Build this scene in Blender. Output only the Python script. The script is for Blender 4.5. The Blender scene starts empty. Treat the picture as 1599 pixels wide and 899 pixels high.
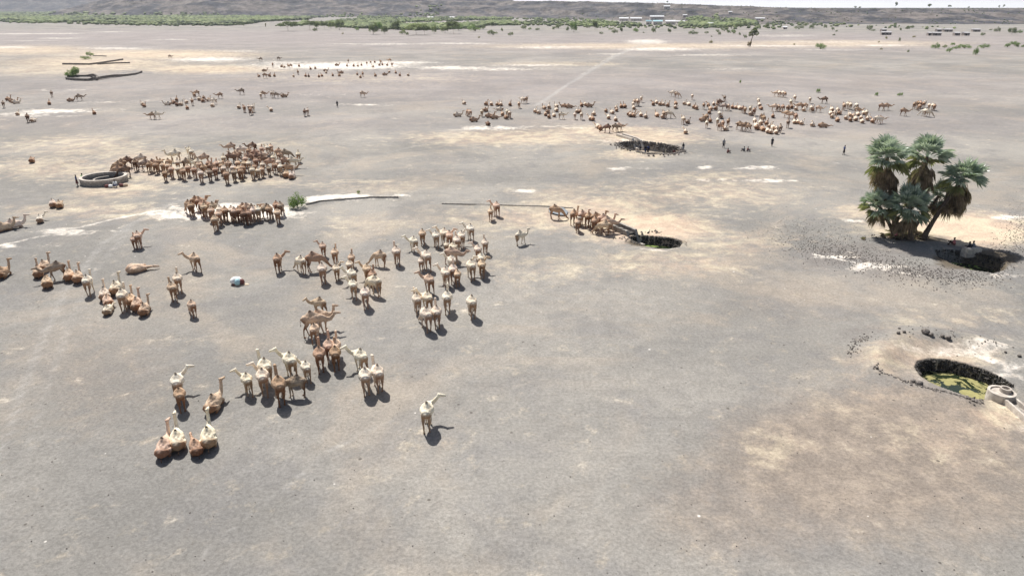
import bpy, bmesh, math, random
import numpy as np
from mathutils import Vector, Matrix, noise
R = math.radians
random.seed(7); rng = np.random.default_rng(7)
sc = bpy.context.scene
COL = sc.collection

# ------------------------------------------------------------------ camera
FPX, CX, CY, HOR, H = 1066.0, 799.5, 449.5, 12.0, 25.0
PITCH = math.atan((CY - HOR) / FPX)
cd = bpy.data.cameras.new("camera"); cam = bpy.data.objects.new("camera", cd); COL.objects.link(cam)
cd.sensor_width = 36; cd.lens = 36 * FPX / 1599.0
cd.clip_start = 0.5; cd.clip_end = 40000
cam.location = (0, 0, H); cam.rotation_euler = (math.pi / 2 - PITCH, 0, 0)
sc.camera = cam
# ------------------------------------------------------------------ light
SUN_EL, SH_AZ = R(54), (0.46, -0.888)          # ground direction in which shadows fall
w = bpy.data.worlds.new("World"); sc.world = w; w.use_nodes = True
nt = w.node_tree; bg = nt.nodes["Background"]
sky = nt.nodes.new("ShaderNodeTexSky"); sky.sky_type = 'NISHITA'; sky.sun_disc = False
sky.sun_elevation = SUN_EL; sky.sun_rotation = math.atan2(-SH_AZ[0], -SH_AZ[1]) % (2 * math.pi)
sky.dust_density = 3.0; sky.air_density = 1.0; sky.ozone_density = 1.0
tcw = nt.nodes.new("ShaderNodeTexCoord"); sx = nt.nodes.new("ShaderNodeSeparateXYZ"); nt.links.new(tcw.outputs['Generated'], sx.inputs[0])
mr = nt.nodes.new("ShaderNodeMapRange"); nt.links.new(sx.outputs[2], mr.inputs[0]); mr.inputs[1].default_value = -.02; mr.inputs[2].default_value = .12; mr.inputs[3].default_value = .95; mr.inputs[4].default_value = 0
mxw = nt.nodes.new("ShaderNodeMix"); mxw.data_type = 'RGBA'; nt.links.new(mr.outputs[0], mxw.inputs[0]); nt.links.new(sky.outputs[0], mxw.inputs[6]); mxw.inputs[7].default_value = (20, 20, 20.4, 1)   # milky cloud veil low in the sky
nt.links.new(mxw.outputs[2], bg.inputs[0]); bg.inputs[1].default_value = 0.055
sd = bpy.data.lights.new("sun", 'SUN'); sd.energy = 5.0; sd.angle = R(0.53); sd.color = (1.0, 0.955, 0.89)
so = bpy.data.objects.new("sun", sd); COL.objects.link(so)
sdir = Vector((SH_AZ[0] * math.cos(SUN_EL), SH_AZ[1] * math.cos(SUN_EL), -math.sin(SUN_EL)))
so.rotation_euler = sdir.to_track_quat('-Z', 'Y').to_euler()
sc.view_settings.view_transform = 'Standard'; sc.view_settings.look = 'None'
sc.view_settings.exposure = 0.45; sc.view_settings.gamma = 1.0
sc.cycles.volume_step_rate = 1.0; sc.cycles.volume_bounces = 0

# ------------------------------------------------------------------ helpers
def ray(px, py):
    u = (px - CX) / FPX; v = (CY - py) / FPX
    return (u, v * math.sin(PITCH) + math.cos(PITCH), v * math.cos(PITCH) - math.sin(PITCH))
def at(px, py, z=0.0):
    d = ray(px, py)
    t = (z - H) / min(d[2], -1e-4)
    return Vector((d[0] * t, d[1] * t, z))
def at_y(px, py, Y):
    d = ray(px, py); t = Y / d[1]
    return Vector((d[0] * t, Y, H + d[2] * t))
def ppm(p):
    z = p.y * math.cos(PITCH) + (H - p.z) * math.sin(PITCH)
    return FPX / z
def setmesh(me, verts, faces, mat=None, smooth=False):
    me.from_pydata([tuple(v) for v in verts], [], faces)
    if mat: me.materials.append(mat)
    if smooth: me.polygons.foreach_set('use_smooth', [True] * len(me.polygons))
    me.update()
def tag(o, label=None, cat=None, group=None, kind=None):
    if label:
        assert len(label.split()) <= 16, label
        o['label'] = label
    if cat: o['category'] = cat
    if group: o['group'] = group
    if kind: o['kind'] = kind
    return o
def new(name, me, parent=None, loc=None, rz=None):
    o = bpy.data.objects.new(name, me); COL.objects.link(o)
    if parent: o.parent = parent
    if loc is not None: o.location = loc
    if rz is not None: o.rotation_euler.z = rz
    return o
class MB:
    def __init__(s): s.v = []; s.f = []
    def box(s, c, d, rz=0, top=1.0):
        i = len(s.v); ca, sa = math.cos(rz), math.sin(rz)
        for z in (-1, 1):
            k = top if z > 0 else 1
            for x, y in ((-1, -1), (1, -1), (1, 1), (-1, 1)):
                X, Y = x * d[0] / 2 * k, y * d[1] / 2 * k
                s.v.append((c[0] + X * ca - Y * sa, c[1] + X * sa + Y * ca, c[2] + z * d[2] / 2))
        s.f += [(i, i+3, i+2, i+1), (i+4, i+5, i+6, i+7), (i, i+1, i+5, i+4), (i+1, i+2, i+6, i+5), (i+2, i+3, i+7, i+6), (i+3, i, i+4, i+7)]
    def tube(s, pts, rad, n=10):
        pts = [Vector(p) for p in pts]; i0 = len(s.v)
        up = Vector((0, 0, 1)); prev = None
        for k, p in enumerate(pts):
            t = (pts[min(k+1, len(pts)-1)] - pts[max(k-1, 0)]).normalized()
            if prev is None:
                a = t.cross(up) if abs(t.z) < .95 else Vector((1, 0, 0))
                a = (a - t * a.dot(t)).normalized()
            else:
                a = (prev - t * prev.dot(t)).normalized()
            prev = a; b = t.cross(a).normalized()
            r = rad[k]; rx, ry = (r, r) if not isinstance(r, tuple) else r
            for j in range(n):
                an = 2 * math.pi * j / n
                q = p + a * (math.cos(an) * rx) + b * (math.sin(an) * ry); s.v.append(tuple(q))
        m = len(pts)
        for k in range(m - 1):
            for j in range(n):
                A = i0 + k*n + j; B = i0 + k*n + (j+1) % n
                s.f.append((A, B, B + n, A + n))
        s.f.append(tuple(i0 + j for j in range(n))[::-1]); s.f.append(tuple(i0 + (m-1)*n + j for j in range(n)))
    def blob(s, c, r, sub=1, jit=0.0, rot=0.0):
        bm = bmesh.new(); bmesh.ops.create_icosphere(bm, subdivisions=sub, radius=1)
        i = len(s.v); ca, sa = math.cos(rot), math.sin(rot)
        for v in bm.verts:
            k = 1 + random.uniform(-jit, jit)
            X, Y, Z = v.co.x * r[0] * k, v.co.y * r[1] * k, v.co.z * r[2] * k
            s.v.append((c[0] + X*ca - Y*sa, c[1] + X*sa + Y*ca, c[2] + Z))
        for f in bm.faces: s.f.append(tuple(i + v.index for v in f.verts))
        bm.free()
    def mesh(s, name, mat=None, smooth=False):
        me = bpy.data.meshes.new(name); setmesh(me, s.v, s.f, mat, smooth); return me
    def build(s, name, mat=None, parent=None, loc=None, rz=None, smooth=False):
        return new(name, s.mesh(name, mat, smooth), parent, loc, rz)
def remeshed(mb, name, mat, vox, smooth_it=2, dec=None):
    me = mb.mesh(name + '_src'); o = bpy.data.objects.new('tmp', me); COL.objects.link(o)
    m = o.modifiers.new('r', 'REMESH'); m.mode = 'VOXEL'; m.voxel_size = vox
    if smooth_it:
        m2 = o.modifiers.new('s', 'SMOOTH'); m2.factor = .5; m2.iterations = smooth_it
    if dec:
        m3 = o.modifiers.new('d', 'DECIMATE'); m3.ratio = dec
    dg = bpy.context.evaluated_depsgraph_get()
    r = bpy.data.meshes.new_from_object(o.evaluated_get(dg)); r.name = name
    r.materials.clear(); r.materials.append(mat)
    r.polygons.foreach_set('use_smooth', [True] * len(r.polygons))
    bpy.data.objects.remove(o); bpy.data.meshes.remove(me)
    return r

# ------------------------------------------------------------------ materials
class N:
    def __init__(s, name, rough=.9, spec=.2):
        s.m = bpy.data.materials.new(name); s.m.use_nodes = True; s.t = s.m.node_tree
        s.b = s.t.nodes['Principled BSDF']; s.b.inputs['Roughness'].default_value = rough
        s.b.inputs['Specular IOR Level'].default_value = spec
    def n(s, ty, **kw):
        x = s.t.nodes.new(ty)
        for k, v in kw.items(): setattr(x, k, v)
        return x
    def put(s, sock, v):
        if isinstance(v, bpy.types.NodeSocket): s.t.links.new(v, sock)
        elif isinstance(v, tuple) and len(v) == 3 and sock.type == 'RGBA': sock.default_value = (*v, 1)
        else: sock.default_value = v
    def coord(s, kind='Object', scale=None):
        c = s.n('ShaderNodeTexCoord').outputs[kind]
        if scale:
            mp = s.n('ShaderNodeMapping'); s.put(mp.inputs['Vector'], c); mp.inputs['Scale'].default_value = scale; c = mp.outputs[0]
        return c
    def noise(s, vec, scale, detail=4, rough=.55, dist=0.0, col=False):
        x = s.n('ShaderNodeTexNoise'); s.put(x.inputs['Vector'], vec); x.inputs['Scale'].default_value = scale
        x.inputs['Detail'].default_value = detail; x.inputs['Roughness'].default_value = rough; x.inputs['Distortion'].default_value = dist
        return x.outputs['Color' if col else 'Fac']
    def math(s, op, a, b=0.0, c=None, clamp=False):
        x = s.n('ShaderNodeMath', operation=op, use_clamp=clamp); s.put(x.inputs[0], a); s.put(x.inputs[1], b)
        if c is not None: s.put(x.inputs[2], c)
        return x.outputs[0]
    def ramp(s, fac, lo, hi, a=0.0, b=1.0):
        x = s.n('ShaderNodeMapRange', interpolation_type='SMOOTHSTEP'); s.put(x.inputs[0], fac)
        for i, v in zip((1, 2, 3, 4), (lo, hi, a, b)): x.inputs[i].default_value = v
        return x.outputs[0]
    def mix(s, fac, a, b, mode='MIX'):
        x = s.n('ShaderNodeMix', data_type='RGBA', blend_type=mode, clamp_factor=True)
        s.put(x.inputs[0], fac); s.put(x.inputs[6], a); s.put(x.inputs[7], b); return x.outputs[2]
    def attr(s, name, out='Fac'):
        x = s.n('ShaderNodeAttribute'); x.attribute_name = name; return x.outputs[out]
    def bump(s, h, dist, strength=1.0):
        x = s.n('ShaderNodeBump'); s.put(x.inputs['Height'], h); x.inputs['Distance'].default_value = dist; x.inputs['Strength'].default_value = strength
        s.put(s.b.inputs['Normal'], x.outputs[0])
    def base(s, c): s.put(s.b.inputs['Base Color'], c)
def simple(name, col, rough=.9, var=.25, scale=6.0, bump=0.0, spec=.2, col2=None):
    m = N(name, rough, spec); c = m.coord('Object'); n = m.noise(c, scale, 5, .6)
    dark = tuple(x * (1 - var) for x in col); light = col2 or tuple(min(1, x * (1 + var)) for x in col)
    m.base(m.mix(m.ramp(n, .3, .7), dark, light))
    if bump: m.bump(m.noise(c, scale * 3, 4), bump)
    return m.m

def ground_material():
    m = N('ground_gravel', .95, .1)
    P = m.n('ShaderNodeNewGeometry').outputs['Position']
    mp = m.n('ShaderNodeMapping'); m.put(mp.inputs['Vector'], P); mp.inputs['Scale'].default_value = (1, 1, 0); P = mp.outputs[0]
    nL = m.noise(P, .022, 5, .6, .6); nM = m.noise(P, .11, 6, .65, .4); nS = m.noise(P, .55, 6, .7); nF = m.noise(P, 4.5, 5, .75); nFF = m.noise(P, 19, 3, .8)
    warm = m.noise(P, .05, 5, .65, 1.0); nB = m.noise(P, .17, 6, .7, 1.5); nC = m.noise(P, 1.5, 5, .7)
    edge = m.math('ADD', m.math('MULTIPLY', m.math('SUBTRACT', nS, .5), 1.5), m.math('MULTIPLY', m.math('SUBTRACT', nB, .5), 1.3))
    edge = m.math('ADD', edge, m.math('MULTIPLY', m.math('SUBTRACT', nC, .5), .6))
    g = m.mix(m.ramp(nL, .38, .62), (.212, .206, .194), (.295, .280, .256))
    g = m.mix(m.ramp(warm, .48, .64, 0, .55), g, (.345, .30, .25))
    g = m.mix(m.ramp(nM, .48, .62, 0, .6), g, (.205, .20, .195))
    g = m.mix(m.ramp(nB, .53, .70, 0, .32), g, (.36, .325, .275))
    g = m.mix(m.ramp(nS, .56, .70, 0, .4), g, (.40, .355, .285))
    g = m.mix(m.ramp(nC, .60, .74, 0, .35), g, (.18, .17, .16))
    g = m.mix(m.math('MULTIPLY', m.attr('mauve'), .75), g, m.mix(m.ramp(nB, .4, .6), (.262, .238, .238), (.31, .275, .265)))
    g = m.mix(m.math('MULTIPLY', m.ramp(m.math('ADD', m.attr('brown'), m.math('MULTIPLY', edge, .3)), .1, .9), .75), g, m.mix(m.ramp(nS, .4, .6), (.235, .195, .162), (.32, .265, .215)))
    rk = m.ramp(m.math('ADD', m.attr('rock'), edge), .3, .9)
    g = m.mix(m.math('MULTIPLY', rk, .7), g, (.20, .185, .175))
    sd_ = m.ramp(m.math('ADD', m.attr('sand'), m.math('MULTIPLY', edge, .8)), .10, 1.0)
    g = m.mix(m.math('MULTIPLY', sd_, .9), g, m.mix(m.ramp(nB, .4, .6), (.52, .40, .305), (.58, .50, .37)))
    tr = m.ramp(m.math('ADD', m.attr('track'), m.math('MULTIPLY', edge, .6)), .2, .9)
    g = m.mix(m.math('MULTIPLY', tr, .5), g, (.40, .39, .375))
    sl = m.ramp(m.math('ADD', m.attr('salt'), m.math('MULTIPLY', edge, 1.5)), .36, 1.05)
    g = m.mix(m.math('MULTIPLY', sl, .9), g, m.mix(m.ramp(nC, .4, .62), (.80, .76, .70), (.60, .54, .47)))
    # damp green-brown
    dm = m.ramp(m.math('ADD', m.attr('damp'), m.math('MULTIPLY', m.math('SUBTRACT', nS, .5), .8)), .3, .7)
    g = m.mix(dm, g, (.12, .10, .075))
    # fine grain
    g = m.mix(.6, g, m.mix(m.ramp(nF, .3, .7), (.33, .33, .33), (.68, .68, .68)), 'OVERLAY')
    g = m.mix(.40, g, m.mix(m.ramp(nFF, .3, .7), (.25, .25, .25), (.75, .75, .75)), 'OVERLAY')
    v = m.n('ShaderNodeTexVoronoi', feature='F1'); m.put(v.inputs['Vector'], P); v.inputs['Scale'].default_value = 1.1
    r = m.n('ShaderNodeSeparateColor'); m.put(r.inputs[0], v.outputs['Color'])
    spot = m.math('LESS_THAN', v.outputs['Distance'], m.math('MULTIPLY', m.math('POWER', r.outputs[0], 4.0), .12))
    g = m.mix(m.math('MULTIPLY', spot, .75), g, m.mix(m.math('GREATER_THAN', r.outputs[1], .8), (.09, .08, .07), (.7, .67, .62)))
    v3 = m.n('ShaderNodeTexVoronoi', feature='F1'); m.put(v3.inputs['Vector'], P); v3.inputs['Scale'].default_value = 3.1
    r3 = m.n('ShaderNodeSeparateColor'); m.put(r3.inputs[0], v3.outputs['Color'])
    sp3 = m.math('LESS_THAN', v3.outputs['Distance'], m.math('MULTIPLY', m.math('POWER', r3.outputs[0], 5.0), m.ramp(nB, .42, .6, .06, .22)))
    g = m.mix(m.math('MULTIPLY', sp3, .6), g, (.11, .095, .08))
    nV = m.noise(P, .9, 3, .5); nW = m.noise(P, .035, 3, .5, .8)
    g = m.mix(.35, g, m.mix(m.ramp(m.math('MULTIPLY_ADD', nV, .4, m.math('MULTIPLY', nW, .6)), .42, .58), (.40,)*3, (.60,)*3), 'OVERLAY')
    m.base(g)
    hh = m.math('ADD', m.math('MULTIPLY', nF, .5), m.math('MULTIPLY', nFF, .25))
    m.bump(m.math('ADD', hh, nS), .10, .7)
    return m.m
M = {}
M['ground'] = ground_material()
def coat_material(name, vertex):
    m = N(name, .85, .15)
    c = m.coord('Object')
    base = m.attr('coat', 'Color') if vertex else m.n('ShaderNodeObjectInfo').outputs['Color']
    n = m.noise(c, 3.2, 4, .6); n2 = m.noise(c, 16, 3, .7)
    col = m.mix(m.ramp(n, .35, .7, 0, .4), base, (.66, .50, .36), 'MULTIPLY')
    col = m.mix(.35, col, m.mix(m.ramp(n2, .3, .7), (.3, .3, .3), (.7, .7, .7)), 'OVERLAY')
    col = m.mix(m.attr('rufous_and_shade'), col, m.mix(1.0, col, (.40, .275, .21), 'MULTIPLY'))  # reddish fur, darkened further by shade painted on rump, legs and underside
    col = m.mix(m.attr('mark'), col, (.075, .045, .03))
    m.base(col); m.bump(n2, .02, .6)
    return m.m
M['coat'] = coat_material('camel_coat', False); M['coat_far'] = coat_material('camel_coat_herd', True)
M['tuft'] = simple('dark_hair', (.10, .055, .035), .95, .4, 20, .02)
M['stone'] = simple('dark_basalt_stone', (.15, .135, .125), .9, .5, 3, .05, col2=(.30, .27, .245))
M['wallstone'] = simple('grey_masonry', (.30, .275, .25), .9, .35, 4, .03, col2=(.44, .41, .37))
M['lining'] = simple('black_wet_stone', (.035, .033, .03), .8, .5, 3, .08, col2=(.12, .11, .10))
M['concrete'] = simple('pale_concrete', (.46, .41, .36), .9, .2, 2.2, .01, col2=(.62, .57, .51))
M['trunk'] = simple('palm_trunk_bark', (.13, .10, .08), .95, .4, 5, .05)
M['bark'] = simple('grey_bark', (.20, .16, .13), .95, .3, 5, .03)
M['skin'] = simple('dark_skin', (.06, .035, .025), .6, .1, 8)
M['hair'] = simple('black_hair', (.015, .012, .01), .8, .1, 8)
for k, c in dict(cloth_black=(.03, .03, .04), cloth_blue=(.07, .09, .2), cloth_red=(.42, .06, .07), cloth_green=(.12, .55, .10), cloth_white=(.78, .8, .8),
                 cloth_pink=(.62, .22, .22), cloth_maroon=(.17, .07, .065), cloth_skyblue=(.45, .68, .74), cloth_grey=(.22, .22, .24), cloth_tan=(.62, .5, .38)).items():
    M[k] = simple(k, c, .85, .15, 9)
def leaf_mat(name, a, b, scale=.8, rough=.6, spec=.3):
    m = N(name, rough, spec); c = m.coord('Object'); n = m.noise(c, scale, 3, .6); n2 = m.noise(c, scale * 7, 2)
    col = m.mix(m.ramp(n, .35, .65), a, b); col = m.mix(.3, col, m.mix(m.ramp(n2, .3, .7), (.3,)*3, (.7,)*3), 'OVERLAY')
    m.base(col)
    tl = m.n('ShaderNodeBsdfTranslucent'); m.put(tl.inputs[0], m.mix(.5, col, (.35, .42, .12))); mx = m.n('ShaderNodeMixShader'); mx.inputs[0].default_value = .35
    m.t.links.new(m.b.outputs[0], mx.inputs[1]); m.t.links.new(tl.outputs[0], mx.inputs[2]); m.t.links.new(mx.outputs[0], [q for q in m.t.nodes if q.type == 'OUTPUT_MATERIAL'][0].inputs[0])
    return m.m
M['frond'] = leaf_mat('palm_fan_leaf', (.25, .34, .26), (.58, .66, .60), .9, .33, .9)
M['frond_y'] = leaf_mat('palm_fan_leaf_yellowing', (.20, .22, .09), (.34, .34, .17), .9, .5, .4)
M['dead'] = leaf_mat('dead_palm_frond', (.12, .085, .065), (.48, .36, .27), 1.2, .9, .1)
M['leaf'] = leaf_mat('bush_leaf', (.10, .20, .05), (.20, .34, .09), .5)
M['acacia'] = leaf_mat('acacia_leaf', (.07, .11, .05), (.15, .19, .09), .2)
M['shrub_dull'] = leaf_mat('dry_shrub_leaf', (.16, .21, .09), (.30, .36, .15), .3)
M['dry'] = leaf_mat('dry_grass', (.30, .26, .16), (.42, .36, .22), .6)
def wood_mat():
    m = N('thicket_foliage', .8, .2); P = m.n('ShaderNodeNewGeometry').outputs['Position']
    mp = m.n('ShaderNodeMapping'); m.put(mp.inputs['Vector'], P); mp.inputs['Scale'].default_value = (1, .25, 1)
    n = m.noise(mp.outputs[0], .012, 5, .7); n2 = m.noise(P, .12, 3, .6)
    c = m.mix(m.ramp(n, .38, .6), (.035, .06, .028), (.20, .26, .10)); c = m.mix(m.ramp(n2, .42, .6, 0, .7), c, (.24, .27, .12))
    m.base(c); return m.m
M['wood'] = wood_mat()
def hill_mat(name, blue):
    m = N(name, .95, .1); P = m.n('ShaderNodeNewGeometry').outputs['Position']
    mp = m.n('ShaderNodeMapping'); m.put(mp.inputs['Vector'], P); mp.inputs['Scale'].default_value = (.6, .25, 3.0)
    n = m.noise(mp.outputs[0], .02, 7, .72, .6); n2 = m.noise(P, .05, 6, .75); n3 = m.noise(P, .2, 4, .7)
    rock = (.05, .052, .062); scree = (.15, .132, .122)
    c = m.mix(m.ramp(n, .44, .56), rock, scree); c = m.mix(m.ramp(n2, .5, .68, 0, .7), c, (.15, .13, .12))
    c = m.mix(m.ramp(n3, .56, .72, 0, .7), c, (.12, .15, .075))
    n4 = m.noise(P, .035, 6, .85)
    c = m.mix(.9, c, m.mix(m.ramp(n4, .42, .58), (.28,)*3, (.72,)*3), 'OVERLAY')
    m.base(c); return m.m
M['hill'] = hill_mat('basalt_hillside', 0)

# ------------------------------------------------------------------ ground
POOLS = {   # rim outline in the photograph, turned into metres on the plain
 'near': ([(1428,573),(1432,564),(1450,560),(1480,561),(1510,568),(1540,577),(1565,589),(1585,602),(1591,611),(1572,620),(1545,624),(1520,622),(1495,614),(1470,604),(1450,595),(1436,584)], -1.0, .22),
 'trough': ([(980,371),(992,366),(1010,367),(1032,369),(1052,371),(1066,378),(1062,385),(1048,388),(1030,388.5),(1008,384),(992,378)], -1.15, .35),
 'palm': ([(1456,389),(1484,389),(1512,391),(1545,397),(1568,405),(1576,419),(1552,427),(1518,422),(1488,412),(1464,400)], -1.5, .5),
 'lined': ([(962,224),(985,221),(1003,221),(1030,224),(1058,229),(1069,236),(1052,241),(1020,241.5),(990,237),(970,230)], -1.3, .6)}
PW = {k: (np.array([at(*p)[:2] for p in v[0]]), v[1], v[2]) for k, v in POOLS.items()}
def sdist(poly, X, Y):
    d = np.full(X.shape, 1e9); ins = np.zeros(X.shape, bool); n = len(poly)
    for i in range(n):
        ax, ay = poly[i]; bx, by = poly[(i+1) % n]; ex, ey = bx-ax, by-ay
        t = np.clip(((X-ax)*ex + (Y-ay)*ey) / (ex*ex+ey*ey), 0, 1)
        d = np.minimum(d, np.hypot(X-ax-t*ex, Y-ay-t*ey))
        c = ((ay > Y) != (by > Y)); xi = ax + (Y-ay) * ex / (ey if abs(ey) > 1e-9 else 1e-9); ins ^= c & (X < xi)
    return np.where(ins, -d, d)
def polyline_d(pts, X, Y):
    d = np.full(X.shape, 1e9)
    for (ax, ay), (bx, by) in zip(pts[:-1], pts[1:]):
        ex, ey = bx-ax, by-ay; t = np.clip(((X-ax)*ex + (Y-ay)*ey) / (ex*ex+ey*ey+1e-9), 0, 1)
        d = np.minimum(d, np.hypot(X-ax-t*ex, Y-ay-t*ey))
    return d
BERM = [  # soft banks of earth: px polyline, half-width m, height m
 ([(1380,550),(1410,530),(1460,526),(1520,536),(1570,552),(1640,590)], 1.6, .6),
 ([(1372,560),(1362,580),(1400,600),(1450,615),(1500,630)], 1.1, .35),
 ([(1270,400),(1330,412),(1400,425),(1450,437)], 1.5, .25),
 ([(1360,378),(1400,384),(1450,385)], 2.0, .35),
 ([(955,224),(970,233),(1000,243),(1050,245),(1075,238)], .9, .3),
 ([(465,324),(495,318),(540,311),(620,309)], .6, .32),
 ([(690,318),(760,321),(860,323)], .35, .12),
 ([(95,257),(118,252)], 1.2, .4), ([(720,206),(860,200)], 3, .25),
 ([(150,122),(165,113),(200,112),(225,115)], 2.5, .8), ([(148,126),(180,121),(228,113)], 1.0, .5),
 ([(280,110),(300,112)], 2.5, .5), ([(855,229),(885,228)], 1.0, .25)]
BERMW = [([tuple(at(*p)[:2]) for p in b[0]], b[1], b[2]) for b in BERM]
def gh(X, Y):
    X = np.atleast_1d(np.asarray(X, float)); Y = np.atleast_1d(np.asarray(Y, float))
    z = .05 * np.sin(X * .21 + 1.3 * np.sin(Y * .13)) * np.sin(Y * .17 + .7) + .03 * np.sin(X * .9 + Y * .33) * np.sin(Y * .71)
    z *= np.clip((400 - Y) / 300, 0, 1)
    for pts, wd, h in BERMW:
        z = z + h * np.exp(-(polyline_d(pts, X, Y) / wd) ** 2)
    for k, (poly, dep, edge) in PW.items():
        near = (np.abs(X - poly[:, 0].mean()) < 30) & (np.abs(Y - poly[:, 1].mean()) < 30)
        if near.any():
            sdv = sdist(poly, X[near], Y[near])
            t = np.clip(-sdv / edge, 0, 1); t = t * t * (3 - 2 * t)
            z[near] = z[near] * (1 - t) + (dep - .25) * t
    return z
def gz(p): return float(gh([p[0]], [p[1]])[0])
def onground(px, py):
    p = at(px, py); p.z = gz(p); return p
def lines(base, extra):
    a = np.concatenate([base] + [np.arange(lo, hi, st) for lo, hi, st in extra]); a = np.unique(np.round(a, 3))
    keep = [a[0]]
    for v in a[1:]:
        if v - keep[-1] > .06: keep.append(v)
    return np.array(keep)
far = [170.]
while far[-1] < 14000: far.append(far[-1] * 1.018 + .3)
ex, ey = [], []
for k, (poly, dep, edge) in PW.items():
    st = {'near': .11, 'trough': .16, 'palm': .18, 'lined': .3}[k]
    ex.append((poly[:, 0].min() - .6, poly[:, 0].max() + .6, st)); ey.append((poly[:, 1].min() - .6, poly[:, 1].max() + .6, st))
xb = np.arange(-95, 115, .6); s = 120.; xo = []
while s < 12000: xo.append(s); s = s * 1.045
xb = np.concatenate([-np.array(xo)[::-1], xb, np.array(xo)])
yb = np.concatenate([np.arange(-40, 10, 5), np.arange(10, 170, .5), far])
gx = lines(xb, ex); gy = lines(yb, ey)
GX, GY = np.meshgrid(gx, gy); shp = GX.shape
V = np.zeros((GX.size, 3)); V[:, 0] = GX.ravel(); V[:, 1] = GY.ravel(); V[:, 2] = gh(GX.ravel(), GY.ravel())
nx, ny = len(gx), len(gy)
idx = np.arange(nx * ny).reshape(ny, nx)
F = np.stack([idx[:-1, :-1], idx[:-1, 1:], idx[1:, 1:], idx[1:, :-1]], -1).reshape(-1, 4)
def npmesh(name, V, F, mat, smooth=True):
    me = bpy.data.meshes.new(name); k = F.shape[1]
    me.vertices.add(len(V)); me.vertices.foreach_set('co', np.ascontiguousarray(V, dtype=np.float32).ravel())
    me.loops.add(F.size); me.loops.foreach_set('vertex_index', F.ravel().astype(np.int32))
    me.polygons.add(len(F)); me.polygons.foreach_set('loop_start', np.arange(0, F.size, k, dtype=np.int32))
    me.polygons.foreach_set('loop_total', np.full(len(F), k, dtype=np.int32))
    me.polygons.foreach_set('use_smooth', np.full(len(F), smooth)); me.materials.append(mat)
    me.update(calc_edges=True); return me
gm = npmesh('ground', V, F, M['ground'])
X, Y = V[:, 0], V[:, 1]
def paint(name, ells, strokes):
    a = np.zeros(len(V))
    for (cx, cy, rx, ry, amp) in ells:
        p = at(cx, cy); p2 = at(cx + rx, cy); q1 = at(cx, cy - ry); q2 = at(cx, cy + ry)
        sx = abs(p2.x - p.x); sy = abs(q1.y - q2.y) / 2; slope = p.x / p.y
        dx = X - p.x - (Y - p.y) * slope
        d2 = (dx / sx) ** 2 + ((Y - p.y) / sy) ** 2
        a = np.maximum(a, amp * np.exp(-d2 ** 1.5 * .7))
    for (pts, wpx, amp) in strokes:
        wp = [at(*q) for q in pts]
        # sample the stroke so its width follows the distance
        for A, B, (qa, qb) in zip(wp[:-1], wp[1:], zip(pts[:-1], pts[1:])):
            wd = wpx / ppm((A + B) / 2)
            e = B - A; t = np.clip(((X-A.x)*e.x + (Y-A.y)*e.y) / (e.x**2+e.y**2), 0, 1)
            d = np.hypot(X-A.x-t*e.x, Y-A.y-t*e.y)
            a = np.maximum(a, amp * np.exp(-(d / wd) ** 2))
    at_ = gm.attributes.new(name, 'FLOAT', 'POINT'); at_.data.foreach_set('value', a.astype(np.float32))
E = lambda *r: list(r)
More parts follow.
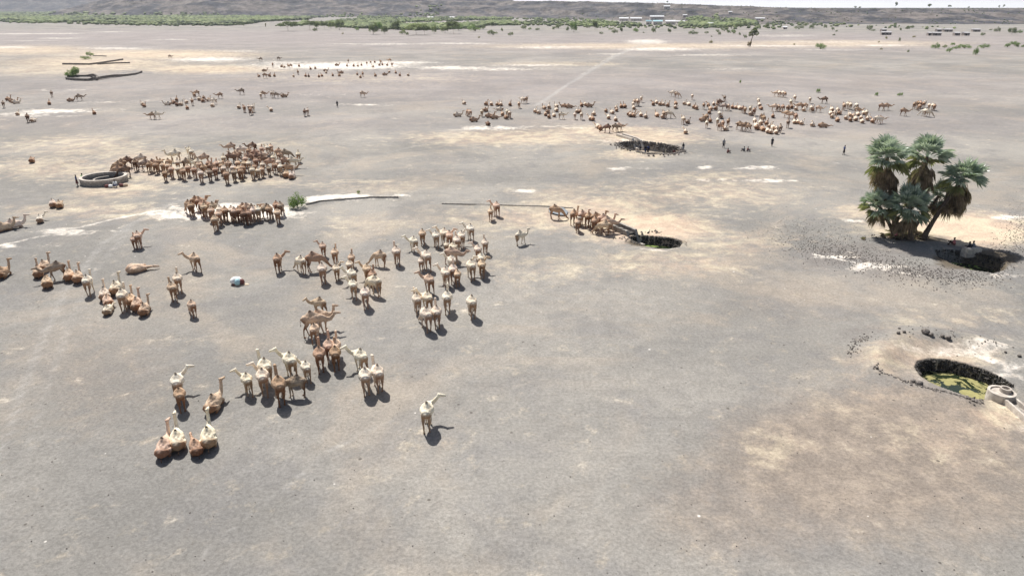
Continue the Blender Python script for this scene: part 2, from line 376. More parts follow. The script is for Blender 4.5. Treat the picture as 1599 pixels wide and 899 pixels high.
paint('salt', [
 (530,103,130,6,1.0),(700,106,60,3,.9),(450,98,60,3,.8),(600,98,90,3,.9),(770,108,70,2.5,.8),(100,52.5,40,1,.8),(25,53,45,1.2,.8),(95,60,40,1.2,.8),(50,64,60,1,.6),(175,50,30,.8,.8),(270,62,30,1,.8),
 (20,74,40,2,.9),(180,76,50,2,.9),(330,93,70,4,.9),(380,80,40,2,.6),(590,69,80,1.2,.8),(720,68,70,1.2,.8),(860,75,60,1.5,.8),(1010,65,35,4,.9),(1030,77,70,3,.9),(1100,86,60,1.5,.7),(950,84,30,1.3,.7),
 (880,73,80,1.2,.8),(1200,72,120,1.5,.8),(1300,66,100,1.5,.6),(1380,71,50,1.5,.9),(1300,78,100,1,.6),(1140,108,40,1.2,.6),(830,102,60,1.5,.8),(850,107,50,1.3,.5),(1400,104,60,1.2,.5),(1230,56,60,2,.6),
 (70,174,45,4,1.0),(30,180,40,2.2,.9),(170,160,45,2.5,.6),(85,140,45,1.2,.6),(230,157,50,2.2,1.0),(255,154,50,1.8,.9),(135,169,10,1.2,.6),
 (570,163,55,1.5,.9),(480,149,60,1.4,.5),(770,201,60,5,.75),(850,199,70,3,.5),(975,263,35,3,.75),(1180,262,32,3.5,.95),(1190,282,60,3.2,.8),(1100,262,12,3,.9),(1110,282,40,3,.6),(1300,255,15,2,.6),
 (970,220,50,5,.55),(820,298,18,3,1.0),(365,331,95,12,1.6),(300,335,60,9,1.1),(540,308,60,5,1.25),(490,312,30,5,1.1),(620,305,30,3,.6),(100,362,42,7,.9),(15,383,20,4,.8),(75,384,25,2,.6),
 (430,160+30,1,1,0),(1080,365,20,3,.5),(1330,345,25,3,.7),(1400,352,22,3,.6),(1570,340,32,3,.9),(1580,338,30,4,.7),(20,533,12,3,.55),(640,470,14,2.5,.7),
 (1490,548,110,10,.75),(1580,582,34,14,.6),(1420,548,30,8,.6),(1575,430,30,6,.6),(1380,418,70,7,.75),(1300,404,35,3,.9),(1160,355,30,3,.4),(1590,665,30,20,.45),(940,262,10,1.5,0),(1000,650+35,1,1,0)],
 [([(1270,400),(1310,408),(1360,419),(1400,428),(1440,436)],4,.95),([(1410,552),(1460,545),(1520,554),(1570,574),(1620,610)],9,.72),([(1424,572),(1440,598),(1490,617)],5,.55),([(-10,385),(60,370),(110,358),(180,342),(240,330),(310,326)],6,.85),([(150,372),(200,350),(250,330),(320,316)],4,.5),([(1060,383),(1040,392),(1000,388)],2.5,.8),([(1000,68),(960,85),(940,97),(905,118)],3.0,.50),([(905,118),(870,142),(838,165)],2.2,.36)])
paint('sand', [
 (250,85,160,8,.8),(330,108,120,7,.8),(40,78,120,8,.7),(140,98,150,12,.7),(60,110,110,8,.55),(1000,72,260,5,.7),(1300,68,200,6,.65),(870,100,120,4,.5),(560,122,200,8,.35),
 (800,215,180,12,.65),(950,205,120,10,.7),(1010,215,90,12,.8),(1120,280,130,14,.45),(880,340,190,22,.6),(1080,300,160,25,.5),(1010,355,100,24,1.1),(930,320,110,16,.7),(940,330,60,12,.8),(900,300,120,14,.4),(1040,410,130,25,.55),(1150,380,90,22,.5),
 (1480,350,120,22,1.0),(1540,362,70,22,1.1),(1350,330,60,14,.6),(230,255,90,30,.6),(90,262,120,20,.55),(130,225,110,18,.5),(420,280,60,14,.5),(560,290,120,14,.35),(170,330,120,16,.5),(60,330,60,14,.4),
 (1440,560,110,28,.7),(1370,600,70,36,.35),(1500,680,140,50,.35),(1560,650,50,30,.7),(1210,700,60,32,.38),(1300,640,60,26,.25),(580,350,130,20,.3),(850,420,120,25,.35),(760,560,60,20,.2),(1480,500,140,20,.3),(670,690,40,18,.3),(170,300,70,10,.6),(200,292,60,6,.7),(1000,240,60,8,.7),(400,225,120,6,.3)],
 [([(1460,340),(1540,352),(1620,372)],9,.9)])
paint('rock', [(1330,400,110,22,.9),(1440,425,120,14,.9),(1570,390,60,40,.75),(1500,520,110,10,.7),(1350,520,60,20,.7),(1250,380,70,20,.5),(400,400,120,30,.45),(80,470,200,40,.25),(1340,560,25,25,.8),(1450,650,60,16,.3),(1230,640,50,10,.7),(1100,340,60,20,.2)],
 [([(1360,578),(1400,598),(1450,612),(1520,628)],5,.9),([(960,226),(980,234),(1010,244),(1060,243)],3,.8)])
paint('track', [], [([(265,320),(215,345),(160,380),(105,450),(70,520),(30,620),(-10,740)],10,.62),([(205,355),(150,420),(110,500),(85,570),(50,680),(20,790)],10,.5),([(560,620),(440,700),(330,770),(230,850),(150,930)],12,.35),([(640,640),(520,700),(420,780),(330,850),(260,940)],6,.6),
 ([(838,165),(760,190),(700,215),(600,240)],7,.45),([(330,300),(240,325),(120,345)],9,.5),([(1010,66),(960,88),(890,130),(838,165)],5,.8),([(1599,700),(1400,760),(1250,830)],10,.3)])
paint('mauve', [(300,58,700,14,1),(1200,62,700,14,1),(800,130,900,26,.8),(1200,190,500,20,.6),(300,190,500,16,.5),(1300,150,400,20,.5)], [])
paint('brown', [(1380,700,260,110,1.0),(1200,780,200,90,.6),(150,560,160,90,.4),(1250,470,150,40,.35),(1530,760,160,90,.7)], [])
paint('damp', [(1525,405,62,15,1.1),(1022,378,42,7,1.15),(1015,232,45,7,.9),(1425,372,55,8,.75),(1508,590,75,22,.0)], [([(1462,612),(1500,622)],3,0)])
g = new('ground', gm); tag(g, kind='structure')

# ------------------------------------------------------------------ hills
def fbm(x, y, s, o=5, seed=0.0):
    return noise.fractal(Vector((x * s + seed, y * s - seed, seed)), 1.0, 2.1, o)
def hillmesh(name, xs, ys, hf):
    GX, GY = np.meshgrid(xs, ys); z = np.array([[hf(a, b) for a in xs] for b in ys])
    V = np.stack([GX.ravel(), GY.ravel(), z.ravel()], 1); nx, ny = len(xs), len(ys); i = np.arange(nx*ny).reshape(ny, nx)
    F = np.stack([i[:-1, :-1], i[:-1, 1:], i[1:, 1:], i[1:, :-1]], -1).reshape(-1, 4)
    o = new(name, npmesh(name, V, F, M['hill'], False)); tag(o, kind='structure'); return o
def sstep(a, b, v):
    t = min(1, max(0, (v - a) / (b - a))); return t * t * (3 - 2 * t)
def plateau(x, y):                          # the long basalt scarp on the right
    u = x / max(y, 1)
    edge = 1150 + 700 * sstep(.35, -.05, u) + 90 * fbm(x, 0, .004, 3, 3.1)
    top = 22 + 17 * sstep(.45, .0, u) * 1.2
    d = y - edge
    r = sstep(0, 420, d); r = .45 * r + .3 * sstep(180, 260, d + 60 * fbm(x, y, .01, 3, 9)) + .25 * sstep(360, 420, d + 60 * fbm(x, y, .012, 3, 5))
    z = top * r + (2.2 * fbm(x, y, .02, 5, 1) + 1.2 * fbm(x, y, .1, 3, 2)) * sstep(0, 200, d) * (1.0 if d < 460 else .6)
    return z - 1.2 * (1 - sstep(0, 60, d))
hillmesh('hills', np.concatenate([np.arange(-300, 1700, 7), np.arange(1700, 3600, 30)]), np.concatenate([np.arange(1000, 1750, 9), np.arange(1750, 2500, 18), np.arange(2500, 5200, 200)]), plateau)
def mount(x, y):                            # rounded hill behind the green belt
    u = x / y
    dx = (x + 980) / 700; dy = (y - 2950) / 900
    d = math.sqrt(dx*dx + dy*dy); b = max(0, 1 - d)
    z = 300 * b ** 1.15 * (1 + .35 * fbm(x, y, .0016, 5, 4.4)) + 14 * fbm(x, y, .006, 6, 7) * min(1, b * 5) + 5 * fbm(x, y, .03, 4, 2) * min(1, b * 6)
    dx2 = (x + 420) / 640; dy2 = (y - 2800) / 700; b2 = max(0, 1 - math.sqrt(dx2*dx2 + dy2*dy2))
    z2 = 150 * b2 ** 1.1 * (1 + .3 * fbm(x, y, .003, 4, 8)) + 5 * fbm(x, y, .02, 4, 6) * min(1, b2 * 6)
    return max(z, z2) - 2.0 * (1 - min(1, max(b, b2) * 12))
hillmesh('hills', np.arange(-2050, 800, 12), np.arange(1960, 3900, 20), mount)
def farhill(x, y):
    b = max(0, 1 - abs((y - 5000) / 750)); u = x / y
    k = 1 - sstep(-.62, -.45, u)
    return (300 * b * (.25 + k) * (1 + .3 * fbm(x, y, .0006, 5, 1.5)) + 25 * fbm(x, y, .003, 5, 3) * b) * (1 - sstep(-.35, -.1, u)) - 5
hillmesh('hills', np.arange(-6500, 800, 60), np.arange(4200, 5800, 50), farhill)

# ------------------------------------------------------------------ haze
hz = N('haze_air'); hz.t.nodes.remove(hz.b)
pv = hz.n('ShaderNodeVolumePrincipled'); pv.inputs['Color'].default_value = (.80, .87, 1, 1); pv.inputs['Density'].default_value = .00008; pv.inputs['Anisotropy'].default_value = .2
out = [n for n in hz.t.nodes if n.type == 'OUTPUT_MATERIAL'][0]; hz.t.links.new(pv.outputs[0], out.inputs['Volume'])
mb = MB(); mb.box((0, 2850, 298.5), (14000, 6000, 605)); hb = mb.build('haze', hz.m); tag(hb, kind='stuff', cat='haze', label='thin pale air over the whole plain')

# ------------------------------------------------------------------ camels
def camel_parts(pose, variant=0):
    """Body pieces round a skeleton; the pieces are fused into one skin afterwards."""
    b = MB(); hump = None
    st = pose in 'SLRDMW'
    dz = 0 if st else -.88
    if st:
        b.tube([(0,-.86,1.42+dz),(0,-.72,1.44+dz),(0,-.45,1.46+dz),(0,-.1,1.44+dz),(0,.25,1.37+dz),(0,.55,1.34+dz),(0,.74,1.36+dz)],
               [(.11,.15),(.27,.29),(.36,.33),(.48,.39),(.42,.42),(.28,.36),(.15,.22)], 14)
        sx = [(-1, .05), (1, -.1)] if variant == 0 else [(-1, -.16), (1, .2)]
        for sgn, off in sx:
            b.tube([(sgn*.17,.45,1.35),(sgn*.18,.47,1.0),(sgn*.16,.47+off*.4,.62),(sgn*.15,.46+off,.14),(sgn*.15,.50+off,.05)], [(.14,.18),.105,.068,.047,.075], 9)
            b.blob((sgn*.15,.53+off,.04), (.085,.12,.045), 2)
            o2 = -off
            b.tube([(sgn*.16,-.6,1.42),(sgn*.2,-.5,1.05),(sgn*.18,-.66+o2*.5,.66),(sgn*.16,-.6+o2,.14),(sgn*.16,-.57+o2,.05)], [(.17,.24),(.13,.17),.064,.045,.075], 9)
            b.blob((sgn*.16,-.54+o2,.04), (.08,.115,.045), 2)
        tz = 1.52
    else:
        b.tube([(0,-.86,.46),(0,-.72,.5),(0,-.45,.52),(0,-.1,.53),(0,.25,.5),(0,.55,.52),(0,.74,.58)], [(.18,.22),(.37,.34),(.41,.39),(.48,.43),(.44,.43),(.30,.37),(.16,.22)], 14)
        for sgn in (-1, 1):
            b.tube([(sgn*.25,.45,.5),(sgn*.27,.72,.25),(sgn*.24,.82,.1),(sgn*.22,.45,.07)], [.13,.09,.08,.055], 8)
            b.tube([(sgn*.24,-.6,.5),(sgn*.36,-.3,.42),(sgn*.38,-.02,.2),(sgn*.36,-.55,.09),(sgn*.34,-.2,.05)], [.24,.2,.10,.075,.05], 8)
        tz = .55
    hz_ = 1.70 + dz
    b.tube([(0,-.12,hz_-.15),(0,-.12,hz_+.1),(0,-.14,hz_+.28),(0,-.17,hz_+.42)], [(.36,.54),(.25,.38),(.11,.21),(.025,.05)], 12)
    b.tube([(0,-.84,tz),(0,-.93,tz-.12),(0,-.95,max(.1,tz-.45)),(0,-.93,max(.06,tz-.62))], [.05,.035,.03,.05], 7)
    # neck + head
    b.tube([(0,-.75,hz_-.12),(0,-.45,hz_+.02),(0,-.15,hz_+.12),(0,.3,hz_+.0),(0,.6,hz_-.15)], [(.06,.08),(.10,.14),(.12,.18),(.11,.15),(.07,.1)], 8)
    n0 = Vector((0,.62,1.36+dz if st else .56))
    side = {'L': -1, 'R': 1}.get(pose[-1] if pose not in ('S','D','M','W') else pose, 0)
    if pose in ('S','W'): pts = [(0,.92,1.24),(0,1.17,1.38),(0,1.28,1.70),(0,1.30,2.00)]; hd = (0, 1, -.25)
    elif pose == 'L': pts = [(-.08,.90,1.25),(-.30,1.08,1.37),(-.47,1.14,1.63),(-.58,1.15,1.86)]; hd = (-.95, .2, -.22)
    elif pose == 'R': pts = [(.08,.90,1.25),(.30,1.08,1.36),(.52,1.14,1.58),(.66,1.15,1.78)]; hd = (.95, .2, -.22)
    elif pose == 'D': pts = [(0,.95,1.12),(0,1.15,.86),(0,1.33,.60),(0,1.45,.42)]; hd = (0, .75, -.65)
    elif pose == 'M': pts = [(0,.95,1.20),(0,1.25,1.22),(0,1.48,1.42),(0,1.62,1.63)]; hd = (0, 1, -.12)
    elif pose == 'C': pts = [(0,.90,.56),(0,1.10,.76),(0,1.18,1.06),(0,1.21,1.38)]; hd = (.15, 1, -.2)
    elif pose == 'CR': pts = [(.1,.92,.55),(.4,1.08,.7),(.62,1.05,.98),(.75,1.0,1.2)]; hd = (1, 0, -.2)
    elif pose == 'CL': pts = [(-.1,.92,.55),(-.4,1.08,.7),(-.62,1.05,.98),(-.75,1.0,1.2)]; hd = (-1, 0, -.2)
    else: pts = [(0,.92,.42),(0,1.15,.42),(0,1.35,.52),(0,1.5,.56)]; hd = (.2, 1, -.25)
    hd = Vector(hd).normalized(); p3 = Vector(pts[-1])
    b.tube([(0,.4,n0.z)] + [tuple(n0)] + pts, [(.24,.33),(.21,.30),(.155,.22),(.12,.17),(.105,.125),(.10,.10)], 10)
    b.tube([p3 - hd*.12 + Vector((0,0,.02)), p3 + hd*.04, p3 + hd*.22, p3 + hd*.40, p3 + hd*.47], [.07,(.125,.13),(.10,.10),(.075,.08),(.045,.05)], 9)
    sd_ = hd.cross(Vector((0,0,1))).normalized()
    for q in (-1, 1):
        e = p3 - hd*.06 + sd_*(.08*q) + Vector((0,0,.1)); b.blob(tuple(e), (.03,.03,.06), 1)
    return b
def mark_attr(me, pose):
    # darker natural markings: tail tuft, hump tip, knees pads, muzzle; plus reddish rump and legs with shade painted in
    co = np.empty(len(me.vertices) * 3); me.vertices.foreach_get('co', co); co = co.reshape(-1, 3)
    st = pose in ('S','L','R','D','M','W'); hz_ = 2.02 if st else 1.25
    nz = np.array([noise.noise(Vector(q) * 7) for q in co]); nrm = np.empty(len(co) * 3); me.vertices.foreach_get('normal', nrm); nrm = nrm.reshape(-1, 3)
    co = co + nrm * (nz * .022)[:, None]; me.vertices.foreach_set('co', co.astype(np.float32).ravel()); me.update()
    top = 1.68 if st else .98
    ruf_shade = np.clip((-.48 - co[:, 1]) / .25, 0, 1) * np.clip((top - co[:, 2]) / .3, 0, 1) + (np.clip((1.12 - co[:, 2]) / .35, 0, 1) * np.where(co[:, 1] > 0, .35, .85) if st else np.clip((.4 - co[:, 2]) / .3, 0, 1) * .8)  # painted shade over reddish fur: rear of rump, legs, low body
    ruf_shade = np.clip(ruf_shade + nz * .25 * (ruf_shade > .02), 0, .95)
    if pose == 'F': ruf_shade *= .4
    x = me.attributes.new('rufous_and_shade', 'FLOAT', 'POINT'); x.data.foreach_set('value', ruf_shade.astype(np.float32))
    a = np.clip(1 - np.hypot(np.hypot(co[:, 0], co[:, 1] + .16), (co[:, 2] - hz_ - .06)) / .20, 0, 1) * 1.2
    tl = (co[:, 1] < -.9) & (co[:, 2] < (1.12 if st else .2)); a[tl] = .8
    x = me.attributes.new('mark', 'FLOAT', 'POINT'); x.data.foreach_set('value', np.clip(a, 0, .85).astype(np.float32))
POSES = ['S', 'W', 'L', 'R', 'D', 'M', 'C', 'CR', 'CL', 'CF', 'F']
PROTO, LOW = {}, {}
for ps in POSES:
    src = camel_parts(ps, 1 if ps in ('W', 'M', 'L') else 0)
    if ps == 'F':
        c, s_ = math.cos(R(74)), math.sin(R(74)); v2 = []
        for (x, y, z) in src.v:
            z -= .5; v2.append((x*c + z*s_, y, -x*s_ + z*c + .33))
        src.v = v2
        src.tube([(-.2,.5,.25),(-.6,.75,.14),(-1.0,.6,.08)], [.13,.07,.06], 8); src.tube([(-.2,-.5,.25),(-.7,-.35,.16),(-1.05,-.75,.08)], [.18,.08,.06], 8)
    if ps[0] == 'C': src.v = [(x*.93, y*1.16, z*1.06) for x, y, z in src.v]
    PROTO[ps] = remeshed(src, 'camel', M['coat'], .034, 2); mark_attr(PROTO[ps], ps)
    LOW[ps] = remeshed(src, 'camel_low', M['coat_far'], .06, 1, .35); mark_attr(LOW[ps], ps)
def tuft_mesh(z):
    b = MB()
    for i in range(46):
        a = random.uniform(0, 6.28); r = random.uniform(0, .055); h = random.uniform(.05, .12)
        x, y = r*math.cos(a), -.17 + 1.6*r*math.sin(a); zz = z - .03 - r*1.5
        i0 = len(b.v); dx, dy = math.cos(a)*.03, math.sin(a)*.03
        b.v += [(x-.015, y, zz-.03), (x+.015, y, zz-.03), (x+dx, y+dy, zz+h), (x, y+.02, zz-.03)]; b.f += [(i0, i0+1, i0+2), (i0+1, i0+3, i0+2), (i0+3, i0, i0+2)]
    return b.mesh('hump_hair', M['tuft'])
TUFT = {True: tuft_mesh(2.08), False: tuft_mesh(1.31)}
COAT = {'c': (.85, .745, .62), 't': (.68, .525, .40), 'b': (.50, .35, .25), 'd': (.25, .165, .12), 'g': (.38, .305, .245)}
CNAME = {'c': 'cream', 't': 'tan', 'b': 'brown', 'd': 'dark brown', 'g': 'greyish'}

HERD = []   # cluster, hump x, hump y (photo px), pose, heading, coat, scale
def add(cl, rows):
    for r in rows: HERD.append((cl, r[0], r[1], r[2], r[3], r[4], r[5] if len(r) > 5 else 1.0))
add('kneel', [(253,680,'C',15,'t',.95),(273,668,'C',2,'c'),(302,683,'CF',-8,'b',.8),(322,663,'C',5,'c',1.05),(331,613,'C',25,'t'),(274,581,'R',5,'c'),(278,603,'D',0,'b',.85)])
add('fore', [(383,581,'L',-10,'c',.85),(408,574,'L',0,'c'),(411,558,'S',-15,'c',1.05),(433,585,'S',-5,'b',1.05),(460,585,'D',-75,'g',.85),(450,548,'L',-15,'c',1.05),(476,562,'L',-10,'c',.8),
 (497,539,'S',0,'b'),(512,527,'S',0,'t',.95),(523,527,'S',3,'t',.9),(522,538,'S',0,'b',.95),(561,542,'L',-25,'c'),(569,572,'D',0,'c'),(588,567,'S',-12,'c'),(487,484,'M',85,'t',1.1),(490,503,'S',15,'t',.85),(497,463,'L',-50,'t',.85),(497,481,'S',70,'t')])
add('loose', [(432,394,'R',10,'b'),(468,398,'D',-30,'c',.95),(489,392,'D',80,'b',1.05),(503,377,'L',-5,'t',.85),(522,386,'W',5,'t',.9),(502,409,'D',0,'c',1.05),(524,411,'R',-5,'c',.85),(548,394,'S',3,'t',.85),(545,405,'D',0,'c',.85),
 (548,418,'L',-20,'c',.95),(550,435,'L',-5,'c',.95),(569,447,'D',0,'c'),(572,411,'L',-10,'t',.95),(581,420,'W',5,'b',.9),(583,428,'D',-40,'c',1.05),(592,390,'D',-60,'t',.9),(618,383,'W',-8,'c',1.05)])
add('central', [(645,368,'L',-25,'c',.9),(659,356,'D',0,'t',.95),(680,359,'L',-8,'c',.95),(693,354,'L',-15,'c',1.05),(701,358,'R',-5,'t'),(697,376,'S',0,'c',.65),(720,359,'R',-10,'c'),(734,348,'L',-15,'c'),(713,366,'W',-5,'c',.95),
 (707,377,'D',-8,'c'),(706,385,'M',100,'t',.95),(705,397,'L',-15,'c',.95),(757,371,'W',-5,'c',.9),(746,380,'L',-5,'c',.95),(751,393,'D',0,'c'),(665,389,'L',-15,'c',1.1),(657,401,'S',0,'c',.75),(669,426,'L',-20,'t'),
 (695,415,'L',-10,'c'),(707,410,'S',0,'c'),(714,419,'D',0,'t',.85),(735,403,'R',-15,'c',1.05),(752,403,'R',-5,'t',.95),(650,456,'S',-10,'c',.95),(666,453,'L',-20,'c'),(664,478,'D',-20,'c',1.05),(681,475,'S',-3,'c'),(698,452,'S',2,'c',1.05),(736,459,'D',-10,'c',1.05)])
add('lone', [(666,625,'R',8,'c')]); add('pair', [(775,313,'L',-15,'t'),(766,323,'S',0,'t',.85)]); add('single', [(813,359,'W',50,'c',.85)])
add('left', [(0,414,'C',30,'b'),(66,404,'C',20,'t'),(56,413,'C',0,'t'),(84,408,'M',-90,'g',.95),(70,429,'CF',0,'t'),(105,418,'C',5,'t'),(119,421,'C',8,'t'),(134,428,'W',12,'c'),(213,419,'F',90,'t',1.1),(160,447,'C',2,'c'),(178,437,'C',15,'c',1.05),
 (165,458,'CF',-10,'t',.9),(166,473,'CF',20,'c',.75),(188,449,'S',8,'c',1.05),(202,456,'C',5,'t',.95),(211,462,'C',10,'t'),(223,471,'C',18,'t',.9),(213,359,'R',5,'t'),(207,366,'S',0,'t',.8),(301,393,'L',-25,'t'),(275,424,'S',0,'c'),(266,438,'W',-8,'t',.95),(297,466,'D',-15,'t',.8),
 (80,309,'CF',0,'c',.95),(91,311,'CF',10,'t',.9),(60,333,'CR',5,'c',.85),(17,340,'C',80,'c'),(0,344,'C',80,'t'),(48,244,'CF',10,'b',.9)])
add('row', [(292,311,'D',-20,'b'),(297,314,'D',5,'b'),(305,305,'M',60,'b'),(310,306,'M',30,'b'),(314,312,'D',10,'b'),(317,316,'D',-10,'t'),(320,313,'M',50,'b'),(331,314,'M',20,'g'),(328,321,'D',0,'t'),(334,334,'D',5,'t'),(342,319,'D',10,'c'),(340,326,'D',5,'t'),
 (350,321,'D',0,'b'),(360,320,'D',-5,'c'),(365,322,'D',10,'t'),(371,321,'D',-5,'b'),(380,316,'M',90,'b'),(386,316,'M',80,'t'),(391,317,'M',-30,'g'),(395,320,'D',20,'c'),(401,319,'D',-5,'c'),(380,325,'D',0,'d'),(386,324,'D',0,'b'),(414,317,'M',-60,'g'),(419,318,'D',10,'b'),(430,312,'D',-10,'b'),(437,313,'D',10,'g'),(432,324,'D',0,'t')])
add('well', [(196,244,'D',-80,'d'),(187,248,'D',-80,'b'),(193,257,'D',-85,'d'),(182,251,'D',-60,'b'),(181,258,'D',-80,'b',.9),(210,248,'D',10,'d'),(218,240,'M',-85,'c'),(225,248,'M',-80,'g'),(233,251,'D',30,'b'),(238,248,'M',60,'b'),(249,247,'S',-20,'b'),(253,252,'D',0,'t'),(242,252,'D',10,'b'),
 (261,253,'D',5,'t'),(271,233,'S',-85,'c',1.1),(256,265,'D',0,'b',.9),(266,258,'D',0,'t'),(262,247,'M',20,'b'),(276,248,'S',0,'c'),(277,258,'D',0,'c'),(294,228,'M',-20,'c'),(298,231,'D',10,'c'),(291,246,'S',70,'g'),(292,256,'D',0,'t'),(284,261,'D',-10,'b'),(307,247,'S',-60,'c'),(317,239,'S',-85,'t'),
 (302,259,'D',5,'b'),(312,264,'D',0,'c',1.05),(317,255,'M',30,'b'),(326,263,'D',0,'g'),(325,249,'S',20,'b'),(330,252,'M',40,'b'),(337,249,'S',0,'t'),(342,248,'D',10,'c'),(335,259,'D',0,'b'),(348,241,'S',0,'c'),(348,257,'D',0,'c'),(352,265,'D',0,'b',1.1),(359,222,'M',-85,'t'),(359,238,'M',80,'d'),(367,236,'D',30,'b'),
 (356,249,'M',-30,'t'),(363,256,'D',0,'c'),(364,263,'D',0,'g'),(370,248,'S',0,'t'),(375,261,'D',5,'b'),(376,227,'M',70,'c'),(393,221,'M',-60,'d'),(388,230,'D',20,'b'),(398,232,'M',60,'b'),(408,227,'S',0,'t'),(417,225,'L',0,'c'),(422,224,'D',0,'t'),(408,235,'M',50,'t'),(410,241,'D',90,'d'),(434,230,'M',-40,'b'),(436,236,'D',20,'b'),(445,232,'D',80,'g'),
 (465,235,'S',0,'c'),(456,244,'M',80,'c'),(445,244,'M',80,'b'),(434,247,'S',0,'c'),(437,254,'D',0,'c'),(428,252,'D',-20,'b'),(449,254,'M',85,'b'),(446,264,'C',10,'t'),(455,266,'C',15,'c'),(419,258,'D',0,'g',.85),(409,251,'D',0,'c'),(408,259,'D',0,'t',.9),(402,261,'D',0,'c',.9),(396,254,'D',0,'b'),(393,259,'D',0,'c',1.05),(387,249,'S',0,'c'),
 (380,249,'D',0,'t'),(378,256,'D',0,'b'),(372,257,'D',0,'t'),(398,245,'S',-10,'b'),(388,237,'M',70,'b'),(369,233,'M',-60,'t'),(401,237,'D',60,'d'),(382,242,'S',0,'t'),(420,245,'M',-70,'b'),(426,240,'S',10,'c'),(345,253,'D',0,'b'),(310,251,'M',-20,'t')])
add('trough', [(868,319,'D',95,'b',.95),(897,326,'S',20,'b'),(910,327,'M',30,'t'),(920,330,'D',20,'b'),(932,331,'S',60,'b'),(944,334,'S',80,'t'),(930,337,'D',10,'b'),(944,344,'D',-80,'t',.9),(902,340,'D',-5,'t',.85),(906,333,'D',0,'c',.8),(950,338,'M',75,'t')])
def conv(cl, ox, oy, sc_, s):
    rows = []
    for tok in s.split():
        a = tok.split(','); x, y = float(a[0]), float(a[1]); code = a[2]; col = code[0]; ps = code[1:] or 'C'
        hdg = float(a[3]) if len(a) > 3 else random.uniform(-25, 25)
        rows.append((ox + x/sc_, oy + y/sc_, ps, hdg, col, random.uniform(.88, 1.02)))
    add(cl, rows)
conv('resting', 700, 130, 5.33, """130,140,c 315,145,b 360,145,cCL 410,150,t 440,150,c 515,150,b 590,150,tD 620,110,cM,-40 650,110,bS,20 75,235,cC,80 160,213,bD 178,215,tD 210,275,bC,80 280,215,cS 310,195,bC,30 340,245,bC,90 380,255,bCF,90 430,190,cCF,-80 450,230,t 490,212,cD 512,222,cD
 480,255,b 330,310,dCF 725,205,c 755,215,c 800,180,t 840,170,c 830,210,b 810,230,t 840,250,b 880,240,c 900,165,c 900,195,c 965,165,bC,-85 1005,168,bCF,90 945,235,cM,70 1055,240,cS,0 1110,235,cS,0 1110,155,b 1140,150,c 1172,160,bC,85 1075,205,c 1098,210,b 1215,225,c 1185,262,cCL 1203,266,b 1315,205,bCF
 1365,215,c 1400,178,c 1440,165,b 1470,165,b 1402,198,t 1335,255,cCL 1395,270,c 1248,325,cCL 1268,338,bCF 1325,335,dD,-80 1395,330,gM,85 1425,325,tM,80 1520,235,c 1548,240,tCR 1540,150,cS 1585,130,tS""")
conv('resting', 980, 130, 6.15, """135,120,cS 100,145,cD 70,150,tS 60,205,c 30,265,bC,60 130,270,c 178,282,c 440,65,cM,-70 480,80,tD,60 625,100,cS,0 280,155,c 250,170,bCL 350,175,c 390,182,b 315,172,t 465,165,b 465,200,cCF 550,165,c 590,172,cCF 640,200,b 665,205,tCF 735,185,bS,0 780,180,bCL 830,170,c 870,165,b 890,148,dM,60
 935,112,gL,0 800,212,t 790,250,b 760,290,bM,-30 850,210,b 730,318,bCF,90 795,325,b 765,350,cS,0 885,265,cS 905,290,c 870,325,cD 920,350,bD 895,372,bD,40 950,400,c 972,335,bS,10 935,190,gM,-80 975,195,tD 1010,200,b 1042,205,tCF 1080,205,c 1112,212,bD 1135,222,tD 1185,215,cS 1190,262,c 1222,232,bS 1260,140,cS
 1270,180,c 1285,212,bCF 1085,360,bM,80 1130,370,dM,-80 1160,378,bM,-85 540,310,cS,-20 582,342,gC 562,430,cCL 285,270,t 350,260,tS 402,255,cD,85 345,287,c 1225,325,c 1240,370,c 1290,290,dS 1312,302,bS 1282,342,c 1250,388,b 1302,402,b 1342,352,b 1372,382,c 1402,392,c 1442,402,c 1350,422,c 1382,432,c 1432,434,cCF 1475,395,gS,0 1400,285,b""")
conv('resting', 1200, 130, 5.71, """75,65,tM,-80 100,63,cS 132,65,cD 152,75,bD 240,100,cS,0 375,120,cS,0 505,115,dM,-85 205,140,cS,0 60,180,tM,-80 92,185,tD 132,185,bD 180,190,b 212,185,b 252,200,c 285,170,bM,-80 330,175,bM,-70 385,195,cD 400,205,t 455,195,tM,80 322,210,c 170,235,bM,-75 212,250,bM,-85 250,260,bD 235,315,c 267,315,c 302,326,c
 400,340,cCL 490,342,bCF,85 180,320,gS,0 570,205,c 622,210,c 560,240,c 600,236,c 640,240,b 680,170,tS 710,160,cD 737,165,cS 790,170,cD 802,210,bM,70 730,255,c 575,267,c 620,297,b 700,280,c 737,297,b 782,287,c 762,265,t 802,250,c 832,280,cC 852,240,c 882,235,cD 892,287,c 840,312,cCF 935,307,tCL 985,285,cM,80 1005,285,tM,85
 1020,175,bM,80 1062,175,bM,80 1215,215,bM,75 1310,165,bS 1335,155,bD 1362,155,bS 1387,160,bD 1402,150,cS 1352,182,bD 1440,175,cD 1472,175,cS 1488,182,bD 1405,220,cD,-70 1430,225,cD,70""")
